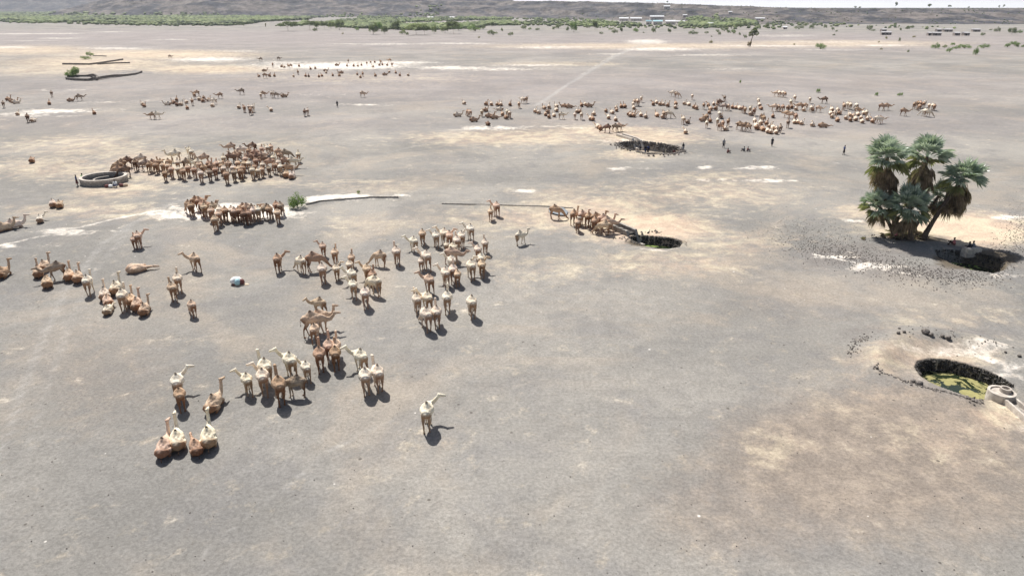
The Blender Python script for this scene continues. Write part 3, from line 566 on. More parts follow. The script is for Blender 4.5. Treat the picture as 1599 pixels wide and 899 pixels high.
conv('plain', 0, 120, 4.0, """45,120,bC,30 75,135,bC,85 92,140,cC,80 15,150,gS,0 105,212,c 165,230,dS,0 200,250,cCF 317,85,gS,0 303,145,b 435,130,bC,85 490,105,gM,80 583,205,b 885,150,c 897,162,b 945,217,bM,-80 975,212,cM,85 1045,150,cC,-80 1080,140,b 1100,125,b 1102,155,d 1127,150,c 1160,140,c 1197,135,bS 1165,175,b 1225,82,bM,-80
 1210,97,bS 1270,115,bD 1240,120,c 1262,130,b 1300,125,t 1332,130,cM,-80 1325,160,c 1370,95,bM,-85 1505,70,gM,-80 1490,170,c 1522,175,bS 1552,170,cD 1577,170,cS 1562,188,bD""")
conv('plain', 400, 80, 5.33, "35,345,cS,0 55,330,bM,85 130,330,cS 165,340,gM,80 228,350,bC,80 885,330,tM,85 120,460,cCL 400,480,dS,0 425,470,cS,0")
conv('salt', 400, 80, 5.33, """65,145,bC,85 20,190,b 70,180,bM,80 110,185,b 150,185,b 210,110,b 230,115,c 265,105,b 285,105,bM,-70 355,105,b 135,95,bS,0 450,130,b 490,125,b 345,155,bS 310,190,c 410,185,b 435,190,d 520,190,b 545,186,b 575,145,bC,80 580,160,c 635,182,b 690,183,b 705,160,bC,-80 765,65,gS,0 670,100,bC,80 755,105,b
 810,105,b 845,105,c 875,100,b 920,85,bS,0 950,75,c 985,75,b 1035,72,bS 1025,100,b 1050,95,b 1110,60,bM,-80 1130,95,bS 1090,100,b 970,110,c 840,175,b 885,170,bS 867,198,b 990,182,b 1070,175,bC,85 1105,155,c 1160,160,b 1195,180,b 1265,180,c 35,50,gM,-80 185,45,gM,80""")
conv('salt', 90, 60, 6.66, "1165,170,gM,70")
ST = ('S', 'W', 'L', 'R', 'D', 'M')
recs = []
for (cl, hx, hy, ps, hdg, col, s) in HERD:
    hh = (2.07 if ps in ST else (1.32 if ps != 'F' else .35)) * s
    p = at(hx, hy, hh); pp = ppm(p)
    z = gz(p); hw = hdg + math.degrees(math.atan(p.x / p.y)) * .9
    size = pp * s * (2.2 if ps in ST else 1.5)
    recs.append([size, cl, hx, hy, ps, hdg, col, s, Vector((p.x, p.y, z)), hw])
order = sorted(range(len(recs)), key=lambda i: -recs[i][0]); near_set = set(order[:300])
PLACE = {'kneel': 'the lower left kneeling group', 'fore': 'the foreground herd', 'loose': 'herd right of cloth bundle', 'central': 'the central herd', 'left': 'the left side groups', 'row': 'row beside the bright bush',
         'well': 'herd by the round well', 'trough': 'group at the long trough', 'resting': 'wide herd beyond stone hollow', 'plain': 'scattered camels at far left', 'salt': 'herd on the white flat'}
GROUPN = {'kneel': 'camels of the nearest kneeling group', 'fore': 'camels of the foreground herd', 'loose': 'camels of the loose herd right of the cloth bundle', 'central': 'camels of the central herd', 'left': 'camels resting and standing on the left side',
          'row': 'camels drinking in a row beside the bright bush', 'well': 'camels packed by the round walled well', 'trough': 'camels at the long trough', 'resting': 'camels of the wide herd beyond the stone hollow', 'plain': 'camels scattered over the far left plain', 'salt': 'camels on the white flat'}
PW_ = {'S': 'head up', 'W': 'mid-step', 'L': 'neck turned left', 'R': 'neck turned right', 'D': 'head lowered', 'M': 'neck stretched forward', 'C': 'kneeling', 'CR': 'kneeling, neck right', 'CL': 'kneeling, neck left', 'CF': 'kneeling, neck low', 'F': 'lying flat'}
NUM = 'zero one two three four five six seven eight nine ten eleven twelve thirteen fourteen fifteen sixteen seventeen eighteen nineteen twenty'.split()
ORD = 'zeroth leftmost second third fourth fifth sixth seventh eighth ninth tenth eleventh twelfth thirteenth fourteenth fifteenth sixteenth seventeenth eighteenth nineteenth twentieth'.split()
def key(r):
    face = 'left' if r[5] <= -45 else ('right' if r[5] >= 45 else '')
    row = ''
    if r[1] == 'well': row = 'back' if r[3] < 241 else ('middle' if r[3] < 254.5 else 'front')
    return (r[1], row, CNAME[r[6]], PW_[r[4]], face, r[7] <= .85 and r[1] in ('kneel', 'fore', 'loose', 'central', 'left'))
groups = {}
for i in near_set: groups.setdefault(key(recs[i]), []).append(i)
SPECIAL = {'lone': 'lone cream camel in the foreground, neck turned right, nearest to the viewer', 'single': 'small pale camel standing alone right of the central herd'}
labels = {}
for k, ids in groups.items():
    ids.sort(key=lambda i: recs[i][2]); n = len(ids)
    cl, row, cn, pw, face, young = k
    for j, i in enumerate(ids):
        if cl in SPECIAL: labels[i] = SPECIAL[cl]; continue
        if cl == 'pair': labels[i] = 'tan camel standing just left of its companion above the central herd' if recs[i][2] < 770 else 'larger tan camel with turned neck standing alone above the central herd'; continue
        if recs[i][4] == 'F': labels[i] = 'tan camel lying flat on its side on bare ground at left'; continue
        what = ('small ' if young else '') + cn + ' camel, ' + pw + (', facing ' + face if face else '')
        o = '' if n == 1 else (', left one of two' if n == 2 and j == 0 else (', right one of two' if n == 2 else (', rightmost of ' + NUM[n] if j == n-1 else ', ' + ('leftmost of ' + NUM[n] if j == 0 else ORD[j+1] + ' of ' + NUM[n] + ' from left'))))
        pl = (', %s of %s' % (row, PLACE[cl])) if row else ', in ' + PLACE[cl]
        lab = what + o + pl
        lab = lab.replace(' from left, in', ' from left,') if len(lab.split()) > 16 else lab
        if len(lab.split()) > 16: lab = lab.replace(' stretched forward', ' forward').replace('the ', '', 1)
        if len(lab.split()) > 16: lab = lab.replace('facing ', '')
        labels[i] = ' '.join(lab.split()[:16])
for i in order[:300]:
    r = recs[i]; ps = r[4]
    tilt = random.uniform(.97, 1.04)
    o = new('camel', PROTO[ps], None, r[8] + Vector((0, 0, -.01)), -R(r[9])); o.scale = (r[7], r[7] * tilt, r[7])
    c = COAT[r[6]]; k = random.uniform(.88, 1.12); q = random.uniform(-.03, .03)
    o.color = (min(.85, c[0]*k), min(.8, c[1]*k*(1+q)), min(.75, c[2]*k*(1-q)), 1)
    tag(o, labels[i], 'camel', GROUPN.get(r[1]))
    if ps != 'F' and r[3] > 300: new('hump_hair', TUFT[ps in ST], o)
# the rest of the distant animals as one mass
VV, FF, CC, MK, off = [], [], [], [], 0; RFL = []
cache = {}
for ps in POSES:
    me = LOW[ps]; me.calc_loop_triangles()
    co = np.empty(len(me.vertices)*3); me.vertices.foreach_get('co', co); tr = np.empty(len(me.loop_triangles)*3, np.int32); me.loop_triangles.foreach_get('vertices', tr)
    rf = np.empty(len(me.vertices)); me.attributes['rufous_and_shade'].data.foreach_get('value', rf); mk = np.empty(len(me.vertices)); me.attributes['mark'].data.foreach_get('value', mk); cache[ps] = (co.reshape(-1, 3), tr.reshape(-1, 3), mk, rf)
for i in order[300:]:
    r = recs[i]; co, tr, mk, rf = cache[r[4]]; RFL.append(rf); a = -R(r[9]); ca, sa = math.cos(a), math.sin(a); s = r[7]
    v = np.stack([(co[:, 0]*ca - co[:, 1]*sa)*s + r[8].x, (co[:, 0]*sa + co[:, 1]*ca)*s + r[8].y, co[:, 2]*s + r[8].z], 1)
    VV.append(v); FF.append(tr + off); off += len(v); MK.append(mk); c = np.array(COAT[r[6]]) * random.uniform(.88, 1.12)
    CC.append(np.tile(np.append(c, 1), (len(v), 1)))
me = npmesh('distant_camels', np.concatenate(VV), np.concatenate(FF), M['coat_far'])
ca_ = me.color_attributes.new('coat', 'FLOAT_COLOR', 'POINT'); ca_.data.foreach_set('color', np.concatenate(CC).astype(np.float32).ravel())
rf_ = me.attributes.new('rufous_and_shade', 'FLOAT', 'POINT'); rf_.data.foreach_set('value', np.concatenate(RFL).astype(np.float32))
mk_ = me.attributes.new('mark', 'FLOAT', 'POINT'); mk_.data.foreach_set('value', np.concatenate(MK).astype(np.float32))
tag(new('distant_camels', me), 'many tiny far-off camels, mostly kneeling, spread over the distant plain', 'camels', kind='stuff')
for m_ in list(LOW.values()): bpy.data.meshes.remove(m_)

# ------------------------------------------------------------------ people
def person_proto(pose):
    b = MB(); c1 = MB(); c2 = MB(); hair = MB()
    if pose in ('stand', 'walk'):
        hip = .92; off = .0 if pose == 'stand' else .22
        for s, o in ((-1, off), (1, -off)):
            b.tube([(s*.09,0,hip),(s*.10,o*.55+.02,.5),(s*.10,o-.02,.09),(s*.10,o-.01,.05)], [.085,.055,.04,.04], 8); b.tube([(s*.1,o-.05,.035),(s*.1,o+.08,.035),(s*.1,o+.18,.02)], [.04,.042,.025], 7)
        top = hip; lean = 0
        sh = Vector((0, 0, 1.42))
        hands = [Vector((-.27, .05+off*.5, .78)), Vector((.27, .05-off*.5, .78))]; elb = [Vector((-.25,-.02,1.1)), Vector((.25,-.02,1.1))]
        c1.tube([(0,0,.86),(0,0,1.05),(0,0,1.28),(0,0,1.46),(0,0,1.50)], [(.17,.125),(.16,.12),(.19,.13),(.2,.11),(.08,.07)], 12)
        c2.tube([(0,0,1.02),(0,0,.85),(0,.01,.6),(0,.01,.42)], [(.16,.125),(.18,.14),(.19,.17),(.2,.2)], 12)
        hip0 = Vector((0, 0, hip))
    else:
        hip0 = Vector((0, -.15, .24 if pose == 'crouch' else .14))
        sh = hip0 + Vector((0, .22 if pose == 'crouch' else .06, .46))
        for s in (-1, 1):
            kn = Vector((s*.16, .25, .46)); ft = Vector((s*.14, .22 if pose == 'crouch' else .38, .06))
            b.tube([hip0 + Vector((s*.09,0,0)), kn, ft], [.09,.06,.04], 8); b.tube([ft + Vector((0,-.06,-.02)), ft + Vector((0,.14,-.03))], [.04,.03], 7)
        hands = [Vector((-.16,.36,.42)), Vector((.16,.36,.42))]; elb = [sh + Vector((-.26,.06,-.26)), sh + Vector((.26,.06,-.26))]
        c1.tube([hip0 + Vector((0,0,-.06)), (hip0+sh)/2, sh, sh + Vector((0,.01,.06))], [(.19,.16),(.19,.14),(.21,.12),(.08,.07)], 12)
        c2.tube([hip0 + Vector((0,-.08,0)), hip0 + Vector((0,.18,.14)), hip0 + Vector((0,.38,.22))], [(.2,.15),(.24,.16),(.22,.1)], 12)
    b.tube([hip0, (hip0+sh)/2, sh, sh + Vector((0,.01,.05))], [(.15,.11),(.14,.105),(.175,.10),(.06,.06)], 12)
    nk = sh + Vector((0,.01,.03)); hc = sh + Vector((0,.03,.22))
    b.tube([nk, hc], [.055,.05], 8); b.blob(tuple(hc), (.078,.098,.118), 2); b.blob(tuple(hc + Vector((0,.1,-.01))), (.014,.022,.028), 1)
    b.blob(tuple(hc + Vector((0,.085,-.055))), (.03,.015,.014), 1)
    for s in (-1, 1): b.blob(tuple(hc + Vector((s*.08,0,-.01))), (.015,.025,.032), 1); b.blob(tuple(hc + Vector((s*.032,.088,.015))), (.014,.012,.01), 1)
    hair.blob(tuple(hc + Vector((0,-.018,.03))), (.086,.102,.105), 2)
    for s, h, e in ((-1, hands[0], elb[0]), (1, hands[1], elb[1])):
        a = sh + Vector((s*.18, 0, -.03)); b.tube([a, e, h], [.052,.042,.028], 8)
        d = (h - e).normalized(); b.tube([h, h + d*.09], [(.03,.018),(.042,.018)], 8)
        q = Vector((0, 1, 0)) if abs(d.y) < .8 else Vector((0, 0, 1))
        for k, ln in enumerate((.065,.08,.075,.06)):
            f0 = h + d*.085 + q*((k-1.5)*.022); b.tube([f0, f0 + d*ln*.55, f0 + d*ln + Vector((-s*.018, 0, 0))], [.011,.010,.009], 6)
        b.tube([h + d*.03 + q*.03, h + d*.06 + q*.055, h + d*.1 + q*.06], [.012,.011,.009], 6)
        c1.tube([a + Vector((0,0,.02)), (a + e)/2 + Vector((0,0,.01)), e], [.07,.065,.055], 8)
    return (remeshed(b, 'person', M['skin'], .014, 1), c1, c2, hair)
PP = {k: person_proto(k) for k in ('stand', 'walk', 'crouch', 'sit')}
pcache = {}
def person(px, py, pose, hdg, top, low, label, z=None, scale=1.0, group=None):
    p = onground(px, py)
    if z is not None: p = at(px, py, z)
    body, c1, c2, hair = PP[pose]
    hw = hdg + math.degrees(math.atan(p.x / p.y)) * .9
    o = new('person', body, None, p, -R(hw)); o.scale = (scale,) * 3
    for nm, c, mt in (('shirt', c1, top), ('wrap_skirt', c2, low), ('hair', hair, 'hair')):
        kk = (pose, nm, mt)
        if kk not in pcache: pcache[kk] = c.mesh(nm, M[mt], True)
        new(nm, pcache[kk], o)
    tag(o, label, 'person', group); return o
person(121.5,291,'stand',80,'cloth_blue','cloth_maroon','person in dark blue and maroon clothing standing left of the round well')
person(128.5,281,'crouch',80,'cloth_green','cloth_black','person in bright green top perched by the round well')
person(181,292,'crouch',-20,'cloth_white','cloth_blue','person in white top and blue wrap bending at the well wall', scale=1.15)
person(527,168,'stand',180,'cloth_black','cloth_black','person in black standing alone between the far camel groups')
person(1129.5,231,'walk',170,'cloth_grey','cloth_black','person in grey walking, left of the two seated ones')
person(1205,229,'walk',10,'cloth_black','cloth_black','person in black walking in front of the wide herd')
person(1317,242,'walk',60,'cloth_blue','cloth_black','person in dark clothing walking left of the palms')
person(1137,239,'sit',60,'cloth_maroon','cloth_maroon','person in maroon sitting low on the open ground')
person(1161,236,'sit',-60,'cloth_grey','cloth_black','person in grey sitting, left one of the seated pair')
person(1168,236.5,'sit',60,'cloth_maroon','cloth_grey','person in maroon top sitting, right one of the seated pair')
person(1000,224,'stand',180,'cloth_grey','cloth_black','leftmost person at the stone-lined hollow, in grey', scale=.85)
person(1008.5,228,'stand',160,'cloth_black','cloth_blue','person in black at the hollow, left of the standing two')
person(1012.5,228,'stand',200,'cloth_blue','cloth_black','person in blue at the hollow, right of the standing two')
person(1050,235,'crouch',-60,'cloth_red','cloth_maroon','person in red at the right side of the stone hollow')
person(1053,233,'stand',180,'cloth_maroon','cloth_black','person in maroon standing behind the one in red', scale=.9)
person(1058,233.5,'stand',150,'cloth_tan','cloth_black','person in a tan shirt standing at right of the hollow', scale=.9)
person(1066,239,'stand',220,'cloth_black','cloth_grey','person in black at the rightmost edge of the hollow', scale=.95)
person(1397,374,'stand',180,'cloth_red','cloth_pink','person in red standing among the palm trunks')
person(1487,383,'sit',-90,'cloth_pink','cloth_maroon','person in pink sitting in the palm shade')
person(1513,391,'crouch',-70,'cloth_black','cloth_black','person in black, left of the two crouching at the shaded hollow')
person(1519,390,'crouch',-60,'cloth_grey','cloth_black','person in grey, right of the two crouching at the shaded hollow')

# ------------------------------------------------------------------ pools, wells, troughs
def pool_water(key_, z, mat, name='water'):
    poly = PW[key_][0]; c = poly.mean(0); n = len(poly); b = MB()
    pts = [tuple(c + (p - c) * 1.0) for p in poly]
    b.v = [(x, y, z) for x, y in pts]; b.f = [tuple(range(n))] if True else []
    area = sum(pts[i][0]*pts[(i+1) % n][1] - pts[(i+1) % n][0]*pts[i][1] for i in range(n))
    if area < 0: b.f = [tuple(range(n))[::-1]]
    o = b.build(name, mat); tag(o, kind='structure'); return o
def water_mat(name, algae, thr):
    m = N(name, .08, .5); P = m.n('ShaderNodeNewGeometry').outputs['Position']
    n = m.noise(P, .55, 6, .65, 1.2); k = m.ramp(n, thr, thr + .03); n2 = m.noise(P, 2.4, 5, .7)
    alg = m.mix(m.ramp(n2, .3, .7), algae, tuple(x * 1.5 for x in algae))
    m.base(m.mix(k, (.02, .03, .015), alg)); m.put(m.b.inputs['Roughness'], m.math('MULTIPLY_ADD', k, .75, .08)); return m.m
M['pond'] = water_mat('green_pond', (.225, .21, .085), .49); M['pond_dark'] = water_mat('dark_pond', (.16, .22, .05), .55)
pool_water('near', -.92, M['pond']); pool_water('trough', -1.05, M['pond_dark']); pool_water('palm', -1.42, M['pond_dark'])
def lining(key_, label, size, top, bottom, mat, skip=lambda px: False):
    poly = PW[key_][0]; b = MB(); n = len(poly); c = poly.mean(0); random.seed(len(label))
    for i in range(n):
        A = poly[i]; B = poly[(i+1) % n]; L = np.hypot(*(B - A)); k = max(1, int(L / size * 1.25))
        for j in range(k):
            q = A + (B - A) * (j + random.random() * .6) / k
            inn = (c - q) / np.hypot(*(c - q)); z = top
            if skip((q[0], q[1])): continue
            while z > bottom:
                s = size * random.uniform(.7, 1.25); r = q + inn * (random.uniform(-.05, .14) + (.12 * (top - z)))
                b.blob((r[0], r[1], z - s*.25), (s*.62, s*.5, s*.42), 1, .28, random.uniform(0, 6)); z -= size * .62
    o = b.build('stone_lining', mat); tag(o, label, 'stone wall')
mid = PW['near'][0].mean(0)
lining('near', 'black rubble wall lining the back of the green pool at right', .2, .0, -1.0, M['lining'], lambda q: q[1] < mid[1] - .2 + (q[0]-mid[0]) * -.25)
lining('trough', 'black stones lining the small pool at the end of the trough', .4, -.05, -1.0, M['lining'], lambda q: q[1] < PW['trough'][0][:, 1].mean() - 1.0)
lining('palm', 'dark stones round the shaded hollow under the palms', .26, -.05, -1.3, M['lining'], lambda q: q[1] < PW['palm'][0][:, 1].mean() - 1.2)
lining('lined', 'rough dark stone lining of the hollow where people gather', .6, .15, -1.1, M['stone'])
def wall_path(b, pts, w_, h_, z0=None, closed=False):
    """a low masonry wall of real width along a path, butted at the corners"""
    n = len(pts); L, Rr = [], []
    for i in range(n):
        p = Vector(pts[i][:2]); a = Vector(pts[(i-1) % n][:2]) if (i > 0 or closed) else None; c = Vector(pts[(i+1) % n][:2]) if (i < n-1 or closed) else None
        d = ((c or p) - (a or p)).normalized(); nn = Vector((-d.y, d.x)); L.append(p + nn*w_/2); Rr.append(p - nn*w_/2)
    i0 = len(b.v)
    for i in range(n):
        zb = (gz(pts[i]) - .25) if z0 is None else z0 - .25; zt = zb + .25 + h_
        b.v += [(L[i].x, L[i].y, zb), (Rr[i].x, Rr[i].y, zb), (Rr[i].x, Rr[i].y, zt), (L[i].x, L[i].y, zt)]
    for i in range(n if closed else n-1):
        A = i0 + 4*i; B = i0 + 4*((i+1) % n)
        b.f += [(A, B, B+1, A+1), (A+1, B+1, B+2, A+2), (A+2, B+2, B+3, A+3), (A+3, B+3, B, A)]
    if not closed: b.f += [(i0, i0+1, i0+2, i0+3), (i0+4*n-1, i0+4*n-2, i0+4*n-3, i0+4*n-4)]
# round well, left
wc = onground(163.5, 284.5); wr = 32.5 / ppm(wc)
well = bpy.data.objects.new('round_well', None); COL.objects.link(well); well.location = wc
tag(well, 'large round walled well with pale rim beside the packed herd', 'well')
def ring(r, h, w_, z0=0, n=48, cx=0, cy=0, a0=0, a1=360):
    b = MB(); cl = a1 - a0 >= 360; k = n if cl else n + 1
    wall_path(b, [(cx + r*math.cos(R(a0 + (a1-a0)*i/n)), cy + r*math.sin(R(a0 + (a1-a0)*i/n))) for i in range(k)], w_, h, z0, cl); return b
ring(wr - .15, .66, .36).build('wall', M['wallstone'], well, (0, 0, 0))
ring(wr - .15, .09, .44, .66 + .253, 48).build('rim', M['concrete'], well)
ring(wr * .55, .5, .3, 0, 24, wr*.05, wr*.15, 110, 250).build('inner_wall', M['wallstone'], well)
b = MB(); b.v = [((wr-.3)*math.cos(R(i*10)), (wr-.3)*math.sin(R(i*10)), .12) for i in range(36)]; b.f = [tuple(range(36))]; b.build('well_floor', M['lining'], well)
# things lying at the well
for i, (px, py, mt, lb) in enumerate([(148,290,'cloth_white','small white sack propped against the round well wall'),(168,292.5,'cloth_maroon','maroon bundle beside the round well wall'),(173,292.5,'cloth_white','white sack on the ground between the bundles at the well'),(190,291,'cloth_maroon','dark maroon bundle right of the bending person at the well'),(196,290.5,'cloth_tan','cream sack at the right end of the well wall')]):
    p = onground(px, py); b = MB(); b.blob((0,0,.22), (.42,.3,.25), 3, .04); b.blob((.3,.02,.34), (.12,.1,.12), 2, .05); tag(b.build('sack', M[mt], None, p, random.uniform(0, 3), True), lb, 'sack', 'sacks and bundles at the round well')
# trough beside the small pool
def trough(name, pxa, pxb, gap, w_, h_, label, mat, cat='trough', n=8):
    A, B = onground(*pxa), onground(*pxb); t = bpy.data.objects.new(name, None); COL.objects.link(t); tag(t, label, cat)
    d = (B - A).normalized(); nn = Vector((-d.y, d.x, 0))
    for s in (-1, 1):
        b = MB(); wall_path(b, [tuple((A.lerp(B, i/n) + nn*s*gap/2 + Vector((0,0,0)))[:2]) for i in range(n+1)], w_, h_); b.build('side_wall', mat, t)
    b = MB(); wall_path(b, [tuple(A.lerp(B, i/n)[:2]) for i in range(n+1)], gap - w_ - .01, h_*.35); b.build('channel_bed', M['lining'] if mat is not M['concrete'] else M['wallstone'], t)
    return t
trough('water_trough', (944,350), (1000,373), 1.35, .36, .6, 'long double-walled stone trough leading to the small dark pool', M['wallstone'])
trough('water_channel', (1576,630), (1640,684), .75, .15, .42, 'pale concrete channel running from the round basin off the right edge', M['concrete'], 'channel')
trough('water_channel', (968,212), (1001,223), 1.4, .4, .5, 'short pale channel running down to the stone-lined hollow', M['concrete'], 'channel')
bc = at(1561, 622, -.05); bs = bpy.data.objects.new('round_basin', None); COL.objects.link(bs); bs.location = bc; tag(bs, 'round pale concrete basin at the edge of the green pool', 'basin')
ring(.76, .6, .16).build('basin_wall', M['concrete'], bs); ring(.3, .08, .11, .46 + .25, 24, .3, .1).build('inner_collar', M['concrete'], bs)
b = MB(); b.v = [(0.69*math.cos(R(i*10)), 0.69*math.sin(R(i*10)), .50) for i in range(36)]; b.f = [tuple(range(36))]; b.build('basin_floor', M['concrete'], bs)
# puddle
def flat_poly(name, pts, z, mat, **kw):
    b = MB(); b.v = [(*at(*p)[:2], z) for p in pts]; b.f = [tuple(range(len(pts)))]; o = b.build(name, mat); tag(o, **kw); return o
M['puddle'] = N('puddle', .05, .6).m; M['puddle'].node_tree.nodes['Principled BSDF'].inputs['Base Color'].default_value = (.25, .27, .28, 1)
p0 = onground(872, 330)
flat_poly('water', [(858,333),(872,337),(884,338),(887,332),(880,326),(866,324),(856,326)][::1], p0.z + .16, M['puddle'], kind='structure')
b = MB(); q = [tuple(onground(x, y)[:2]) for x, y in [(478,322),(500,317.5),(540,312.5),(580,310.5),(622,310)]]; wall_path(b, q, .16, .12)
tag(b.build('low_bank', M['wallstone']), 'thin curved dark stone kerb running right from the bright bush', 'kerb')
b = MB(); q = [tuple(onground(x, y)[:2]) for x, y in [(690,319),(740,320.5),(800,322),(856,323.5),(895,325)]]; wall_path(b, q, .12, .09)
tag(b.build('low_bank', M['wallstone']), 'thin straight stone kerb leading to the blue puddle', 'kerb')
# far left stone enclosures
far_w = [([(104,121),(104,124.5),(118,126),(135,126.5),(152,126),(153,123),(142,121),(120,120.5),(104,121)], 1.2, 'oval dark stone pen wall beside the two green bushes far left'),
 ([(152,125.5),(170,122.5),(198,119),(222,115.5)], 1.0, 'long dark stone wall slanting right from the oval pen'),
 ([(98,101),(140,101.5),(152,100),(172,97),(192,94)], 1.0, 'low dark stone wall behind the oval pen, slanting up right'),
 ([(152,101),(180,99.5),(203,99)], .8, 'thin low stone wall just below the slanting one'),
 ([(146,88),(158,88),(166,88.5)], .6, 'short dark wall at the foot of the farther green bush')]
for pts, h_, lb in far_w:
    b = MB(); qq = []
    for (x0, y0), (x1, y1) in zip(pts[:-1], pts[1:]):
        for t in range(6): qq.append(tuple(onground(x0 + (x1-x0)*t/6, y0 + (y1-y0)*t/6)[:2]))
    qq.append(tuple(onground(*pts[-1])[:2])); wall_path(b, qq, .55, h_*.7)
    tag(b.build('stone_wall', M['stone']), lb, 'stone wall', 'old stone walls at far left')
# cloth bundle
t = bpy.data.objects.new('cloth_bundle', None); COL.objects.link(t); t.location = onground(371, 443); tag(t, 'dome-shaped bundle under white and pale blue cloth on bare ground', 'bundle')
b = MB(); b.blob((-.1,.05,.3), (.6,.5,.46), 3, .04)
b.build('white_cover', M['cloth_white'], t, smooth=True)
b = MB(); b.blob((.12,-.2,.32), (.3,.36,.36), 3, .04); b.build('blue_panel', M['cloth_skyblue'], t, smooth=True)
b = MB(); b.blob((.42,-.02,.24), (.28,.34,.32), 3, .05); b.blob((-.2,-.3,.12), (.25,.2,.12), 2, .1); b.build('maroon_end', M['cloth_maroon'], t, smooth=True)
b = MB(); b.box((.25,-.42,.035), (.9,.12,.07), .12); b.box((.85,-.15,.03), (.6,.3,.06), .1); b.box((.8,.05,.03), (.3,.12,.06), -.1); b.build('mat', M['cloth_tan'], t)

# ------------------------------------------------------------------ stones
def stones(name, spots, label, kind='stuff', mat='stone'):
    b = MB()
    for (x, y, s) in spots:
        z = gz((x, y)); b.blob((x, y, z + s*.15), (s*random.uniform(.26,.4), s*random.uniform(.22,.34), s*random.uniform(.18,.28)), 1, .25, random.uniform(0, 6))
    return tag(b.build(name, M[mat]), label, 'stones', kind=kind)
def along(pts, n, spread, smin, smax):
    out = []
    for _ in range(n):
        k = random.randrange(len(pts)-1); t = random.random(); px = pts[k][0] + (pts[k+1][0]-pts[k][0])*t + random.gauss(0, spread[0]); py = pts[k][1] + (pts[k+1][1]-pts[k][1])*t + random.gauss(0, spread[1])
        p = at(px, py); out.append((p.x, p.y, random.uniform(smin, smax) ** 1.0))
    return out
random.seed(11)
stones('pool_rubble', along([(1364,577),(1380,588),(1400,596),(1415,600)], 34, (3,1.5), .12, .34) + along([(1415,600),(1450,611),(1490,619),(1528,629)], 120, (3,1.6), .08, .28) + along([(1510,622),(1530,632)], 35, (4,3), .15, .3)
 + along([(1330,555),(1332,540),(1345,532),(1368,527)], 90, (5,4), .1, .24) + along([(1400,522),(1470,530),(1530,546),(1590,560)], 60, (12,6), .08, .22), 'dark rubble scattered in arcs around the green pool')
stones('gravel_heaps', along([(1250,385),(1330,400),(1400,420),(1460,432),(1560,430)], 2200, (22,9), .07, .24) + along([(1545,400),(1599,380),(1590,340)], 800, (15,14), .07, .22) + along([(1200,350),(1330,380)], 800, (30,14), .06, .18)
 + along([(1360,372),(1400,378),(1440,376)], 60, (8,3), .15, .4), 'dark loose stones littering the ground around the palms')
stones('hollow_rubble', along([(955,226),(968,231),(985,237),(1010,242),(1050,243),(1068,239)], 170, (2.5,1.3), .25, .75) + along([(985,222),(1005,220)], 20, (4,1), .2, .5), 'dark rubble heaped along the near side of the stone hollow')
stones('trough_rubble', along([(975,372),(985,377),(1000,383)], 40, (3,1.4), .1, .35) + along([(1005,364),(1020,362),(1035,368)], 22, (3,1.5), .15, .5) + along([(1050,372),(1068,380)], 40, (3,2), .1, .3) + along([(955,372),(975,374)], 12, (3,1), .2, .4), 'pale and dark stones around the small pool by the trough')
sp = []
for _ in range(2600):
    px = random.uniform(-30, 1630); py = 250 + 680 * random.random() ** .8; p = at(px, py); sp.append((p.x, p.y, .035 + .11 * random.random() ** 6))
stones('pebbles', sp, 'small dark pebbles dotted over the whole gravel plain')
for i, (px, py, s, lb) in enumerate([(1442,530,.85,'largest of the dark boulders behind the green pool'),(1451,533,.6,'boulder just right of the largest one behind the pool'),(1400,531,.5,'low boulder at left end of those behind the pool'),(1409,529,.42,'flat boulder beside the low one at left'),(1469,534,.5,'left boulder of the right-hand pair behind the pool'),
   (1478,536.5,.68,'right boulder of the right-hand pair behind the pool'),(1425,600,.55,'left boulder of the pair on the near side of the pool'),(1434,604,.72,'right boulder of the pair on the near side of the pool'),(1403,518,.3,'small dark boulder above the left end of the pool bank'),(1588,567,.4,'boulder at the right edge beyond the green pool'),(1567,559,.3,'small boulder behind the right end of the pool'),(1368,581,.4,'boulder at the left end of the near stone arc')]):
    p = onground(px, py); b = MB(); random.seed(i)
    b.blob((0,0,s*.2), (s*.38,s*.3,s*.27), 2, .1); tag(b.build('boulder', M['stone'], None, p, random.uniform(0,3)), lb, 'boulder', 'boulders around the green pool')

# ------------------------------------------------------------------ palms
def fan_leaf(b, o, d, pet, rad, nl=13, droop=.25, spread=150):
    d = d.normalized(); up = Vector((0,0,1)); s = d.cross(up)
    s = s.normalized() if s.length > .05 else Vector((1,0,0)); nrm = s.cross(d).normalized()
    e = o + d*pet + Vector((0,0,-droop*pet*.3)); i = len(b.v)
    wv = s*.035; b.v += [tuple(o-wv), tuple(o+wv), tuple(e+wv*.5), tuple(e-wv*.5)]; b.f.append((i, i+1, i+2, i+3))
    roll = random.uniform(-.5, .5); s = (s*math.cos(roll) + nrm*math.sin(roll)); nrm = s.cross(d).normalized()
    for k in range(nl):
        a = R(-spread/2 + spread*k/(nl-1)); r = rad*random.uniform(.82, 1.05)*(1 - .25*abs(a)/R(90))
        dir_ = d*math.cos(a) + s*math.sin(a); per = (-d*math.sin(a) + s*math.cos(a)); w0 = r*.6*R(spread/(nl-1))*.62
        m_ = e + dir_*r*.55 + nrm*(.05*r*(1 if k % 2 else -1)); tip = e + dir_*r - up*(droop*r*random.uniform(.3,1.0))
        i = len(b.v); b.v += [tuple(e), tuple(m_ - per*w0), tuple(tip), tuple(m_ + per*w0)]; b.f += [(i, i+1, i+2), (i, i+2, i+3)]
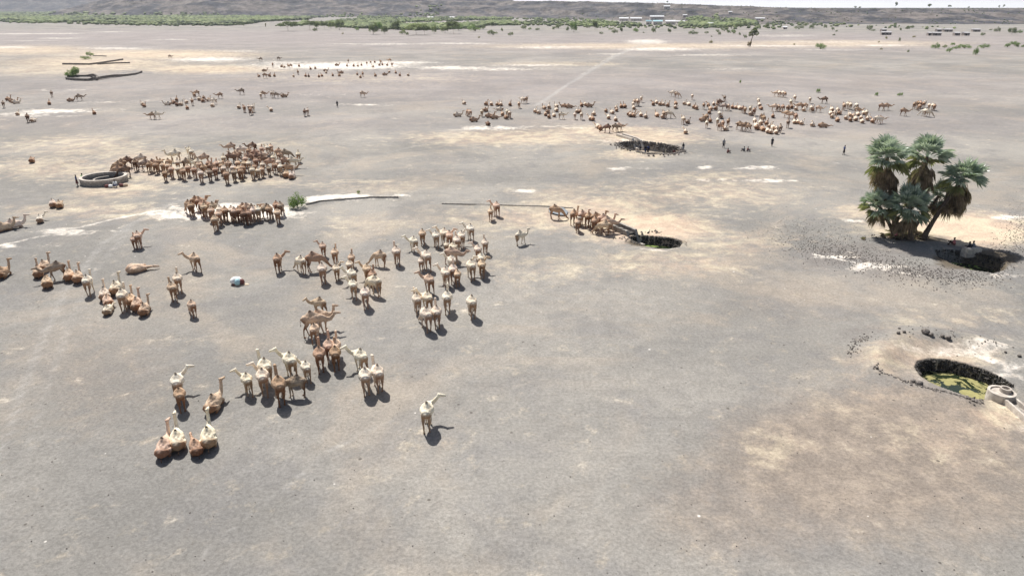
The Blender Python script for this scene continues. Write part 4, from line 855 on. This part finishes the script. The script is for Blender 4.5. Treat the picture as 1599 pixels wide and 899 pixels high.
def palm(base_px, crown_px, r_px, label, n_green=46, skirt=90, trunk_r=.24, skirt_len=3.2, seed=0, Yoff=0, tuft=False):
    random.seed(seed); B = onground(*base_px); B.y += Yoff; C = at_y(*crown_px, B.y - random.uniform(-.3,.3)); Rm = r_px / ppm(C)
    root = bpy.data.objects.new('palm_tree', None); COL.objects.link(root); root.location = B; tag(root, label, 'palm', 'palms of the clump by the shaded hollow')
    c = C - B; ax = c.normalized(); lean = Vector((c.x, c.y, 0)).length
    tp = [Vector((0,0,-.3))] + [Vector((c.x*(t**1.25), c.y*(t**1.25), c.z*t)) for t in (.12,.3,.5,.7,.85,1.0)]
    b = MB(); b.tube(tp, [trunk_r*1.5, trunk_r*1.25, trunk_r, trunk_r*.92, trunk_r*.95, trunk_r*1.1, trunk_r*.6], 12); b.build('trunk', M['trunk'], root, smooth=True)
    g1, g2, dd = MB(), MB(), MB()
    for k in range(n_green):
        az = random.uniform(0, 6.283); el = R(random.choice([random.uniform(15, 88), random.uniform(-22, 45)]))
        d = Vector((math.cos(az)*math.cos(el), math.sin(az)*math.cos(el), math.sin(el)))
        o = c + ax*random.uniform(-.35, .15)
        fan_leaf(g2 if (el < R(5) and random.random() < .6) else g1, o, d, Rm*random.uniform(.36,.58), Rm*random.uniform(.48,.64), 15, .15 + .5*max(0, .6-math.sin(el)))
    crown = g1.build('crown', M['frond'], root); g2.build('lower_fronds', M['frond_y'], root)
    for k in range(skirt):
        t = random.random() ** 1.3; az = random.uniform(0, 6.283); o = c - ax*(t*skirt_len) ; o += Vector((math.cos(az), math.sin(az), 0))*trunk_r
        d = Vector((math.cos(az)*random.uniform(.25,.7), math.sin(az)*random.uniform(.25,.7), -1))
        fan_leaf(dd, o, d, Rm*random.uniform(.3,.5), Rm*random.uniform(.35,.55), 7, .5, 55)
    if skirt: dd.build('dead_frond_skirt', M['dead'], root)
    return root
palm((1402,371), (1385,246), 38, 'tall upright palm at left of the clump, with brown skirt', 52, 120, .26, 3.4, 1, .8)
palm((1418,371), (1448,245), 39, 'tall upright palm in the middle of the clump, dark brown skirt', 52, 120, .26, 3.6, 2, 1.2)
palm((1436,373), (1505,278), 37, 'palm leaning far to the right over the hollow', 44, 110, .24, 2.3, 3, -.6)
palm((1394,371), (1371,320), 29, 'short palm at lower left of the clump', 44, 26, .22, .9, 4, -.4)
palm((1414,374), (1420,322), 38, 'short bushy palm at the front of the clump, silvery fans', 74, 30, .26, 1.0, 5, -1.0)
palm((1428,371), (1468,304), 26, 'small half-hidden palm behind the leaning one', 34, 40, .2, 1.2, 6, .9)
random.seed(77); b = MB()
for _ in range(150):
    p = onground(random.gauss(1412, 16), random.gauss(371, 3.2)); az = random.uniform(0, 6.28); fan_leaf(b, Vector((p.x, p.y, p.z + random.uniform(.02, .5))), Vector((math.cos(az), math.sin(az), random.uniform(-.1, .5))), .3, random.uniform(.5, 1.0), 7, .4, 70)
tag(b.build('fallen_fronds', M['dead']), 'tangle of fallen dead fronds around the feet of the palms', 'litter', kind='stuff')
b = MB(); p = at(1517, 392, 0); b.box((0, 0, -.1), (1.9, .9, 1.0), .15, .93); tag(b.build('stone_block', M['concrete'], None, p), 'pale masonry block at the back edge of the shaded hollow', 'masonry')
# ------------------------------------------------------------------ bushes and trees
def leaf_cloud(b, blobs, n, size, up=.35):
    tot = sum(r[0]*r[1]*r[2] for _, r in blobs)
    for c, r in blobs:
        for _ in range(max(3, int(n * r[0]*r[1]*r[2] / tot))):
            v = Vector((random.gauss(0,1), random.gauss(0,1), random.gauss(0,1))).normalized() * (random.random() ** .45)
            p = Vector((c[0]+v.x*r[0], c[1]+v.y*r[1], c[2]+v.z*r[2]))
            q = Vector((random.gauss(0,1), random.gauss(0,1), random.gauss(0,1)+up)).normalized(); a = q.orthogonal().normalized(); bb = q.cross(a)
            s = size * random.uniform(.6, 1.3); i = len(b.v)
            b.v += [tuple(p - a*s), tuple(p + bb*s*.5), tuple(p + a*s), tuple(p - bb*s*.5)]; b.f.append((i, i+1, i+2, i+3))
def tree_proto(kind, seed):
    """unit trees, 1 m high; scaled when placed"""
    random.seed(seed); f, t = MB(), MB()
    if kind == 'umbrella':
        t.tube([(0,0,-.05),(.01,0,.25),(.03,.01,.45)], [.014,.011,.009], 7)
        for k in range(6):
            a = k*1.05 + random.random()*.5; L = random.uniform(.5,.85); t.tube([(.02,0,.35),(L*.5*math.cos(a), L*.5*math.sin(a), .58),(L*math.cos(a), L*math.sin(a), .78)], [.007,.005,.003], 5)
        bl = [((random.uniform(-.75,.75), random.uniform(-.6,.6), random.uniform(.48,.86)), (random.uniform(.25,.4), random.uniform(.25,.4), random.uniform(.07,.14))) for _ in range(13)]
        leaf_cloud(f, bl, 2200, .05, 1.0)
    elif kind == 'round':
        t.tube([(0,0,-.05),(.01,0,.2),(-.02,.01,.42)], [.028,.02,.015], 7)
        for k in range(4):
            a = k*1.6 + random.random(); t.tube([(0,0,.25),(.2*math.cos(a), .2*math.sin(a), .5)], [.025,.01], 5)
        bl = [((random.uniform(-.36,.36), random.uniform(-.36,.36), random.uniform(.38,.8)), (random.uniform(.17,.27),)*3) for _ in range(11)]
        leaf_cloud(f, bl, 1500, .05)
    else:
        for k in range(9):
            a = k*.7; t.tube([(0,0,-.03),(.25*math.cos(a), .25*math.sin(a), .45)], [.02,.008], 4)
        bl = [((random.uniform(-.6,.6), random.uniform(-.5,.5), random.uniform(.2,.62)), (random.uniform(.2,.36), random.uniform(.2,.36), random.uniform(.16,.32))) for _ in range(11)]
        leaf_cloud(f, bl, 900, .055)
    return f, t
TP = {}
def plant(kind, var, matname):
    k = (kind, var, matname)
    if k not in TP:
        f, t = tree_proto(kind, var * 13 + len(kind)); TP[k] = (f.mesh('foliage', M[matname]), t.mesh('trunk', M['bark']))
    return TP[k]
def put_tree(px, py, w_px, h_px, kind, mat, label, group=None, name=None, z=None):
    p = onground(px, py)
    if z is not None: p = z
    pp = ppm(p); hm = max(.5, h_px / pp); hw = {'umbrella': .95, 'round': .55, 'bush': .8}[kind]; wm = w_px / 2 / pp / hw
    f, t = plant(kind, random.randrange(3), mat)
    nm = name or ('bush' if kind == 'bush' else 'acacia_tree')
    o = bpy.data.objects.new(nm, None); COL.objects.link(o); o.location = p; o.scale = (wm, wm*.9, hm); o.rotation_euler.z = random.uniform(0, 6.28)
    new('crown' if kind != 'bush' else 'foliage', f, o); new('trunk' if kind != 'bush' else 'stems', t, o)
    return tag(o, label, 'bush' if kind == 'bush' else 'tree', group)
put_tree(465,325,28,27,'bush','leaf','bright green leafy bush at the end of the drinking row')
put_tree(459,326,18,14,'bush','leaf','low pale green growth at the foot of the bright bush')
put_tree(560,302,7,7,'bush','shrub_dull','tiny dry bush on the white patch right of the bright bush')
put_tree(1040,238,17,13,'bush','leaf','green bush growing inside the stone-lined hollow')
put_tree(109,121,14,16,'bush','leaf','green bush at left corner of the oval stone pen')
put_tree(119,121,13,16,'round','leaf','small green tree growing at the oval stone pen', name='small_tree')
put_tree(141,88,12,9,'bush','leaf','dark green bush farther back behind the stone walls'); put_tree(133,93,22,6,'bush','shrub_dull','low yellowish bush below the farther dark one')
for px, py, w_, h_, lb in [(1278,145,9,8,'left small green shrub beyond the wide herd'),(1369,150,8,7,'middle small green shrub beyond the wide herd'),(1405,150,9,7,'right small green shrub beyond the wide herd'),(1156,130,5,6,'tiny shrub alone behind the wide herd')]:
    put_tree(px, py, w_, h_, 'bush', 'leaf', lb, 'small shrubs beyond the wide herd')
random.seed(21)
line = [(450,49,28,13,'umbrella','acacia'),(484,47,20,12,'umbrella','acacia'),(494,45,14,9,'round','shrub_dull'),(507,47,14,11,'umbrella','acacia'),(530,47,14,12,'round','acacia'),(517,45,10,9,'round','shrub_dull'),(557,48,8,5,'bush','leaf'),(583,54,14,13,'round','acacia'),(600,53,10,9,'round','acacia'),(592,48,12,10,'round','leaf'),
 (492,49,7,5,'bush','acacia'),(618,47,12,12,'round','acacia'),(628,54,9,8,'bush','shrub_dull'),(635,55,7,5,'bush','acacia'),(650,55,34,15,'umbrella','shrub_dull'),(663,55,18,12,'umbrella','acacia'),(678,53,8,10,'round','shrub_dull'),(695,52,12,10,'round','shrub_dull'),(708,53,22,17,'umbrella','acacia'),(716,48,14,9,'round','leaf'),(742,49,20,9,'bush','leaf'),(737,44,9,7,'bush','leaf'),
 (770,55,15,8,'bush','acacia'),(797,56,8,6,'bush','acacia'),(755,46,6,6,'bush','acacia'),(768,42,7,6,'round','acacia'),(784,49,5,5,'bush','acacia'),(817,46,11,7,'bush','acacia'),(827,47,5,4,'bush','leaf'),(839,48,6,4,'bush','acacia'),(865,47,6,6,'bush','acacia'),(872,45,10,7,'bush','acacia'),(886,48,7,6,'bush','acacia'),(896,51,11,13,'round','leaf'),(918,44,6,4,'bush','acacia'),(929,47,9,11,'round','acacia'),
 (939,54,6,4,'bush','acacia'),(954,47,8,4,'bush','shrub_dull'),(960,52,9,6,'bush','acacia'),(970,51,6,6,'round','acacia'),(993,50,12,6,'bush','leaf'),(1005,52,3,2,'bush','acacia'),(1020,51,9,7,'bush','acacia'),(1025,44,5,4,'bush','acacia'),(1045,52,6,6,'round','acacia'),(1046,43,8,6,'bush','acacia'),(1082,54,14,6,'bush','acacia'),(1103,53,6,4,'bush','acacia'),(1120,51,6,5,'bush','acacia'),(1123,55,6,5,'bush','acacia'),(1131,49,9,6,'bush','acacia'),
 (1137,52,8,5,'bush','acacia'),(1145,53,7,7,'bush','leaf'),(1155,55,5,4,'bush','acacia'),(1163,60,6,6,'bush','acacia'),(1110,68,6,5,'bush','dry'),(1111,58,3,2,'bush','acacia'),(1152,43,10,7,'bush','acacia'),(1197,44,11,8,'bush','acacia'),(1164,41,9,8,'bush','acacia'),(1247,46,13,6,'bush','acacia'),(1257,41,8,5,'bush','shrub_dull'),(1268,45,10,6,'bush','acacia'),(1288,44,7,5,'bush','acacia'),(1300,47,6,4,'bush','acacia'),(1306,50,4,3,'bush','acacia'),(1302,56,4,3,'bush','acacia'),
 (1281,77,15,9,'bush','leaf'),(1461,76,13,8,'bush','leaf'),(1474,75,7,5,'bush','shrub_dull'),(1482,82,8,8,'bush','leaf'),(1487,71,8,4,'bush','leaf'),(1493,77,10,6,'bush','leaf'),(1506,76,16,7,'bush','leaf'),(1523,86,8,12,'bush','leaf'),(1536,76,12,7,'bush','leaf'),(1573,74,9,6,'bush','leaf'),(1584,72,12,7,'bush','leaf'),(1588,74,6,6,'bush','acacia'),(1597,74,6,4,'bush','leaf'),
 (1357,48,7,8,'bush','acacia'),(1363,49,6,3,'bush','acacia'),(1384,61,5,4,'bush','dry'),(1404,65,4,6,'bush','acacia'),(1418,82,4,4,'bush','acacia'),(1376,78,4,3,'bush','dry'),(1372,67,3,3,'bush','dry'),(1417,46,6,4,'bush','acacia'),(1424,44,7,4,'bush','acacia'),(1406,48,4,4,'bush','acacia'),(1535,56,8,5,'bush','acacia'),(1557,50,9,7,'bush','acacia'),(1580,54,12,8,'round','acacia'),(1592,52,7,5,'bush','leaf'),(1547,48,4,3,'bush','acacia'),(1398,40,6,4,'bush','acacia'),(1427,59,5,3,'bush','dry'),
 (1240,71,3,3,'bush','dry'),(52,34.5,1,1,'',''),(5,32.5,7,4,'bush','acacia'),(53,35,8,4,'bush','acacia'),(85,37,8,3.5,'bush','acacia'),(130,37.5,7,5,'bush','acacia'),(168,38.5,11,4.5,'bush','acacia'),(193,39,4,4,'bush','acacia'),(239,38,8,5,'bush','acacia'),(282,39,7,5,'bush','acacia'),(326,39.5,4,3,'bush','acacia'),(374,39.5,6,3,'bush','acacia'),(380,40.5,4,3,'bush','acacia'),(415,44,2.5,6,'round','dry'),(535,54,3,3,'bush','dry'),(748,60,4,3,'bush','dry')]
SEG = [(0,420,'edge of the far green belt'),(420,560,'far left of the belt'),(560,690,'below the hill foot'),(690,800,'under the hill end'),(800,950,'left of the white village'),(950,1080,'below the white village'),(1080,1230,'around the tall lone palm'),(1230,1350,'right of the tall lone palm'),(1350,1450,'by the small huts'),(1450,1610,'far right plain')]
line = [l for l in line if l[4]]; cnt = {}
for l in sorted(line):
    sgn = [s for s in SEG if s[0] <= l[0] < s[1]][0]; dsc = {'leaf': 'bright green', 'acacia': 'dark green', 'shrub_dull': 'pale green', 'dry': 'dry brownish'}[l[5]] + ' ' + {'umbrella': 'umbrella-shaped acacia', 'round': 'round-crowned tree', 'bush': 'bush'}[l[4]]
    cnt.setdefault((sgn[2], dsc), []).append(l)
for (place, dsc), ls in cnt.items():
    n = len(ls)
    for j, l in enumerate(ls):
        lb = ('distant ' + dsc + ', ' + place) if n == 1 else 'distant %s, %s of %s from left, %s' % (dsc, 'first' if j == 0 else ORD[j+1], NUM[n] if n <= 20 else str(n), place)
        put_tree(l[0], l[1], l[2]*1.2, l[3]*1.25, l[4], l[5], lb, 'trees and bushes along the far plain')
# lone tall palm far away
p = onground(1171, 73); B = p; pp = ppm(p); root = bpy.data.objects.new('palm_tree', None); COL.objects.link(root); root.location = p
tag(root, 'tall lone forked palm far away on the plain, dry growth at its foot', 'palm')
random.seed(5); b = MB(); hgt = 22/pp; b.tube([(0,0,-.3),(.4,0,hgt*.4),(1.2,0,hgt*.75)], [.4,.28,.22], 8); b.tube([(1.0,0,hgt*.68),(3.2,0,hgt*.86)], [.2,.16], 7); b.tube([(1.2,0,hgt*.72),(.2,0,hgt*.98)], [.2,.16], 7); b.build('trunk', M['trunk'], root)
b = MB()
for (cx_, cz_) in ((3.4, hgt*.88), (.8, hgt*1.0), (-.6, hgt*.84), (2.2, hgt*1.03)):
    for k in range(34):
        az = random.uniform(0, 6.28); el = R(random.uniform(-40, 85)); fan_leaf(b, Vector((cx_,0,cz_)), Vector((math.cos(az)*math.cos(el), math.sin(az)*math.cos(el), math.sin(el))), .9, 1.3, 7, .4)
b.build('crown', M['acacia'], root); b = MB(); leaf_cloud(b, [((-.8,0,1.6),(1.4,1.2,1.6)),((.4,0,2.8),(.6,.6,1.6))], 260, .35); b.build('basal_growth', M['dead'], root)
# skyline trees on the scarp
for i, (px, h_, w_) in enumerate([(1397,7,4),(1449,5,7),(1334,3,3),(1481,4,5),(1558,4,2.5),(1565,5,3),(910,3,3),(1041,3,3),(1341,3,4),(1511,3,3)]):
    Yt = 1640 if px > 1100 else 1800
    Pt = at_y(px, 20, Yt); Pt.z = plateau(Pt.x, Pt.y) - .3
    put_tree(px, 14, w_*1.2, h_*1.5, 'umbrella', 'acacia', '%s tree on the scarp skyline counted from the left' % ['seventh','eighth','fourth','ninth','thirteenth','fourteenth','leftmost','second','fifth','tenth'][i] if False else 'thin tree standing on the distant scarp skyline', 'thin trees on the scarp skyline', None, Pt)
# the green belt: far-off thicket that reads as one mass
random.seed(3)
bm = bmesh.new(); bmesh.ops.create_icosphere(bm, subdivisions=1, radius=1); sv = np.array([v.co[:] for v in bm.verts]); sf = np.array([[v.index for v in f.verts] for f in bm.faces]); bm.free()
VV, FF, off = [], [], 0
def belt(n, x0, x1, yn, yf, smin, smax, dens=1.0):
    global off
    for _ in range(n):
        px = random.uniform(x0, x1); t = random.random(); near_ = yn(px); py = near_ + (yf(px) - near_) * t
        P = at(px, py)
        if P.y > 4200: continue
        z = max(0, mount(P.x, P.y) if P.y > 1980 else 0, plateau(P.x, P.y) if P.y > 1080 and P.x > -280 else 0)
        if P.y > 1980 and mount(P.x, P.y) > 9: continue
        s = random.uniform(smin, smax)
        if noise.noise(Vector((P.x*.006, P.y*.0022, 0))) < (-.28 if x1 < 500 else -.02): continue
        k = 1 + rng.uniform(-.3, .3, len(sv)); v = sv * k[:, None] * np.array([s, s, s*.62]) + np.array([P.x, P.y, z + s*.45])
        VV.append(v); FF.append(sf + off); off += len(v)
lin = lambda *pts: (lambda x: float(np.interp(x, [p[0] for p in pts], [p[1] for p in pts])))
belt(9000, -60, 480, lin((0,34),(60,35.5),(200,38),(350,39.5),(440,40),(480,38)), lin((0,18),(150,20),(300,26),(480,29)), 3, 6.5)
belt(1500, -60, 480, lin((0,34.6),(60,36),(200,39),(350,40.5),(440,41),(480,39)), lin((0,31),(200,34),(480,38)), 2, 4)
belt(4600, 440, 800, lin((440,38),(480,39),(520,42),(560,45),(650,48),(720,46),(800,40)), lin((440,27),(560,26),(800,27)), 2.2, 5)
belt(260, -60, 480, lin((0,36.5),(60,37.5),(200,40.5),(350,42),(440,42),(480,42)), lin((0,34),(200,38),(480,38)), 1.5, 4)
belt(520, 780, 1000, lin((780,42),(900,42),(1000,42)), lin((780,29),(900,30),(1000,33)), 1.6, 4.2)
belt(700, 1060, 1180, lin((1060,42),(1120,44),(1180,40)), lin((1060,34),(1120,32),(1180,37)), 2, 5)
belt(380, 900, 1330, lin((900,44),(1330,48)), lin((900,32),(1330,38)), 1.2, 3)
belt(120, 1330, 1600, lin((1330,52),(1600,58)), lin((1330,40),(1600,44)), 1.0, 2.6)
me = npmesh('thicket', np.concatenate(VV), np.concatenate(FF), M['wood'], False)
tag(new('thicket', me), 'long green belt of thorn trees and bushes at the foot of the hills', 'thicket', kind='stuff')
# scattered scrub on the hills
VV, FF, off = [], [], 0
for _ in range(1500):
    x = random.uniform(-150, 1400); y = random.uniform(1150, 1900); s = random.uniform(.6, 1.8); z = plateau(x, y)
    v = sv * (1 + rng.uniform(-.3, .3, len(sv)))[:, None] * np.array([s, s, s*.7]) + np.array([x, y, z + s*.3]); VV.append(v); FF.append(sf + off); off += len(v)
for _ in range(1500):
    x = random.uniform(-1800, 300); y = random.uniform(2000, 2900); s = random.uniform(1.0, 2.2); z = mount(x, y)
    if z < 3 or random.random() < .72: continue
    v = sv * (1 + rng.uniform(-.3, .3, len(sv)))[:, None] * np.array([s, s, s*.6]) + np.array([x, y, z + s*.2]); VV.append(v); FF.append(sf + off); off += len(v)
tag(new('hillside_scrub', npmesh('hillside_scrub', np.concatenate(VV), np.concatenate(FF), M['acacia'], False)), 'dark scrub dotted over the rocky hillsides', 'scrub', kind='stuff')

# ------------------------------------------------------------------ huts and village
M['roof_white'] = simple('white_sheet_roof', (.80, .82, .84), .5, .06, .3); M['roof_grey'] = simple('dull_sheet_roof', (.52, .51, .52), .6, .12, .3); M['roof_blue'] = simple('pale_blue_sheet_roof', (.45, .70, .76), .5, .08, .3); M['plaster'] = simple('pale_plaster', (.62, .55, .50), .9, .12, .5)
M['mud'] = simple('grey_mud_wall', (.30, .26, .24), .95, .15, .5); M['opening'] = simple('dark_doorway', (.03, .03, .03), .9, .1, 1)
def house(px, py, w_px, h_px, roof, wall, label, group):
    p = onground(px, py); pp = ppm(p); W = w_px/pp; Hh = max(2.4, h_px/pp*.6); D = min(9, max(4.5, W*.5))
    if p.y > 1150 and p.x > -280: p.z = max(p.z, plateau(p.x, p.y))
    o = bpy.data.objects.new('house', None); COL.objects.link(o); o.location = p; o.rotation_euler.z = random.uniform(-.15, .15); tag(o, label, 'house', group)
    b = MB(); b.box((0, D/2, Hh/2 - .3), (W*.94, D*.9, Hh + .6)); b.build('wall', wall, o)
    b = MB(); r = Hh*.42; b.v = [(-W/2, 0, Hh), (W/2, 0, Hh), (W/2, D, Hh), (-W/2, D, Hh), (-W/2, D/2, Hh + r), (W/2, D/2, Hh + r)]; b.f = [(0,1,5,4), (2,3,4,5), (0,4,3), (1,2,5), (0,3,2,1)]; b.build('roof', roof, o)
    b = MB(); b.box((-W*.1, D*.05 - .06, 1.0), (1.1, .1, 2.0)); b.build('door', M['opening'], o)
    for s in (-.32, .25):
        b = MB(); b.box((W*s, D*.05 - .06, 1.5), (1.0, .1, .8)); b.build('window', M['opening'], o)
random.seed(31)
vil = [(974,33,15,6,'w','p','leftmost long white-roofed house of the far village'),(993,33,18,6,'w','p','second long white-roofed house of the far village'),(1013,39,9,8,'b','p','small pale blue roofed house in the far village'),(1026,33,22,7,'w','p','long white-roofed house behind the pale blue one'),
 (1027,39,15,8,'b','p','pale blue house with white roof in the village middle'),(1040,31,10,6,'w','p','farthest white house at the top of the village'),(1047,39,16,8,'w','p','broad white house right of the blue ones'),(1063,37,14,5,'w','p','low white-roofed house right of the broad one'),(1069,33,7,4,'w','p','small pinkish white house at upper right of the village'),
 (1110,40,10,5,'w','p','white-roofed house beside the green tree mass'),(1187,35,15,4,'w','p','lone long white roof right of the tree mass'),(1139,34,6,4,'w','p','tiny white roof between the tree mass and lone roof'),(1226,46,7,4,'w','p','small white building on the sand right of the palm'),(672,30,9,4,'w','p','left white roof showing above the green belt'),(706,30,8,4,'w','p','right white roof showing above the green belt')]
for v in vil: house(v[0], v[1], v[2], v[3], M['roof_white'] if v[4] == 'w' else M['roof_blue'], M['plaster'], v[6], 'houses of the far village')
hut = [(1381,50,8,5,'upper left hut of the small pair'),(1387,55,10,5,'lower hut of the small pair'),(1379,55,5,4,'tiny pale hut beside the small pair'),(1467,50,8,4,'upper left hut of the far right settlement'),(1481,50,14,5,'long hut at the back of the far right settlement'),(1463,56,14,5,'long low hut at front left of the right settlement'),
 (1452,56,5,4,'small pale hut at the left end of the settlement'),(1495,56,9,5,'middle front hut of the right settlement'),(1510,56,10,5,'rightmost front hut of the right settlement'),(1525,50,12,4,'white flat-roofed hut at the right end of settlement')]
for h in hut: house(h[0], h[1], h[2], h[3]*.85, M['roof_grey'], M['mud'], h[4], 'small huts at the foot of the scarp')
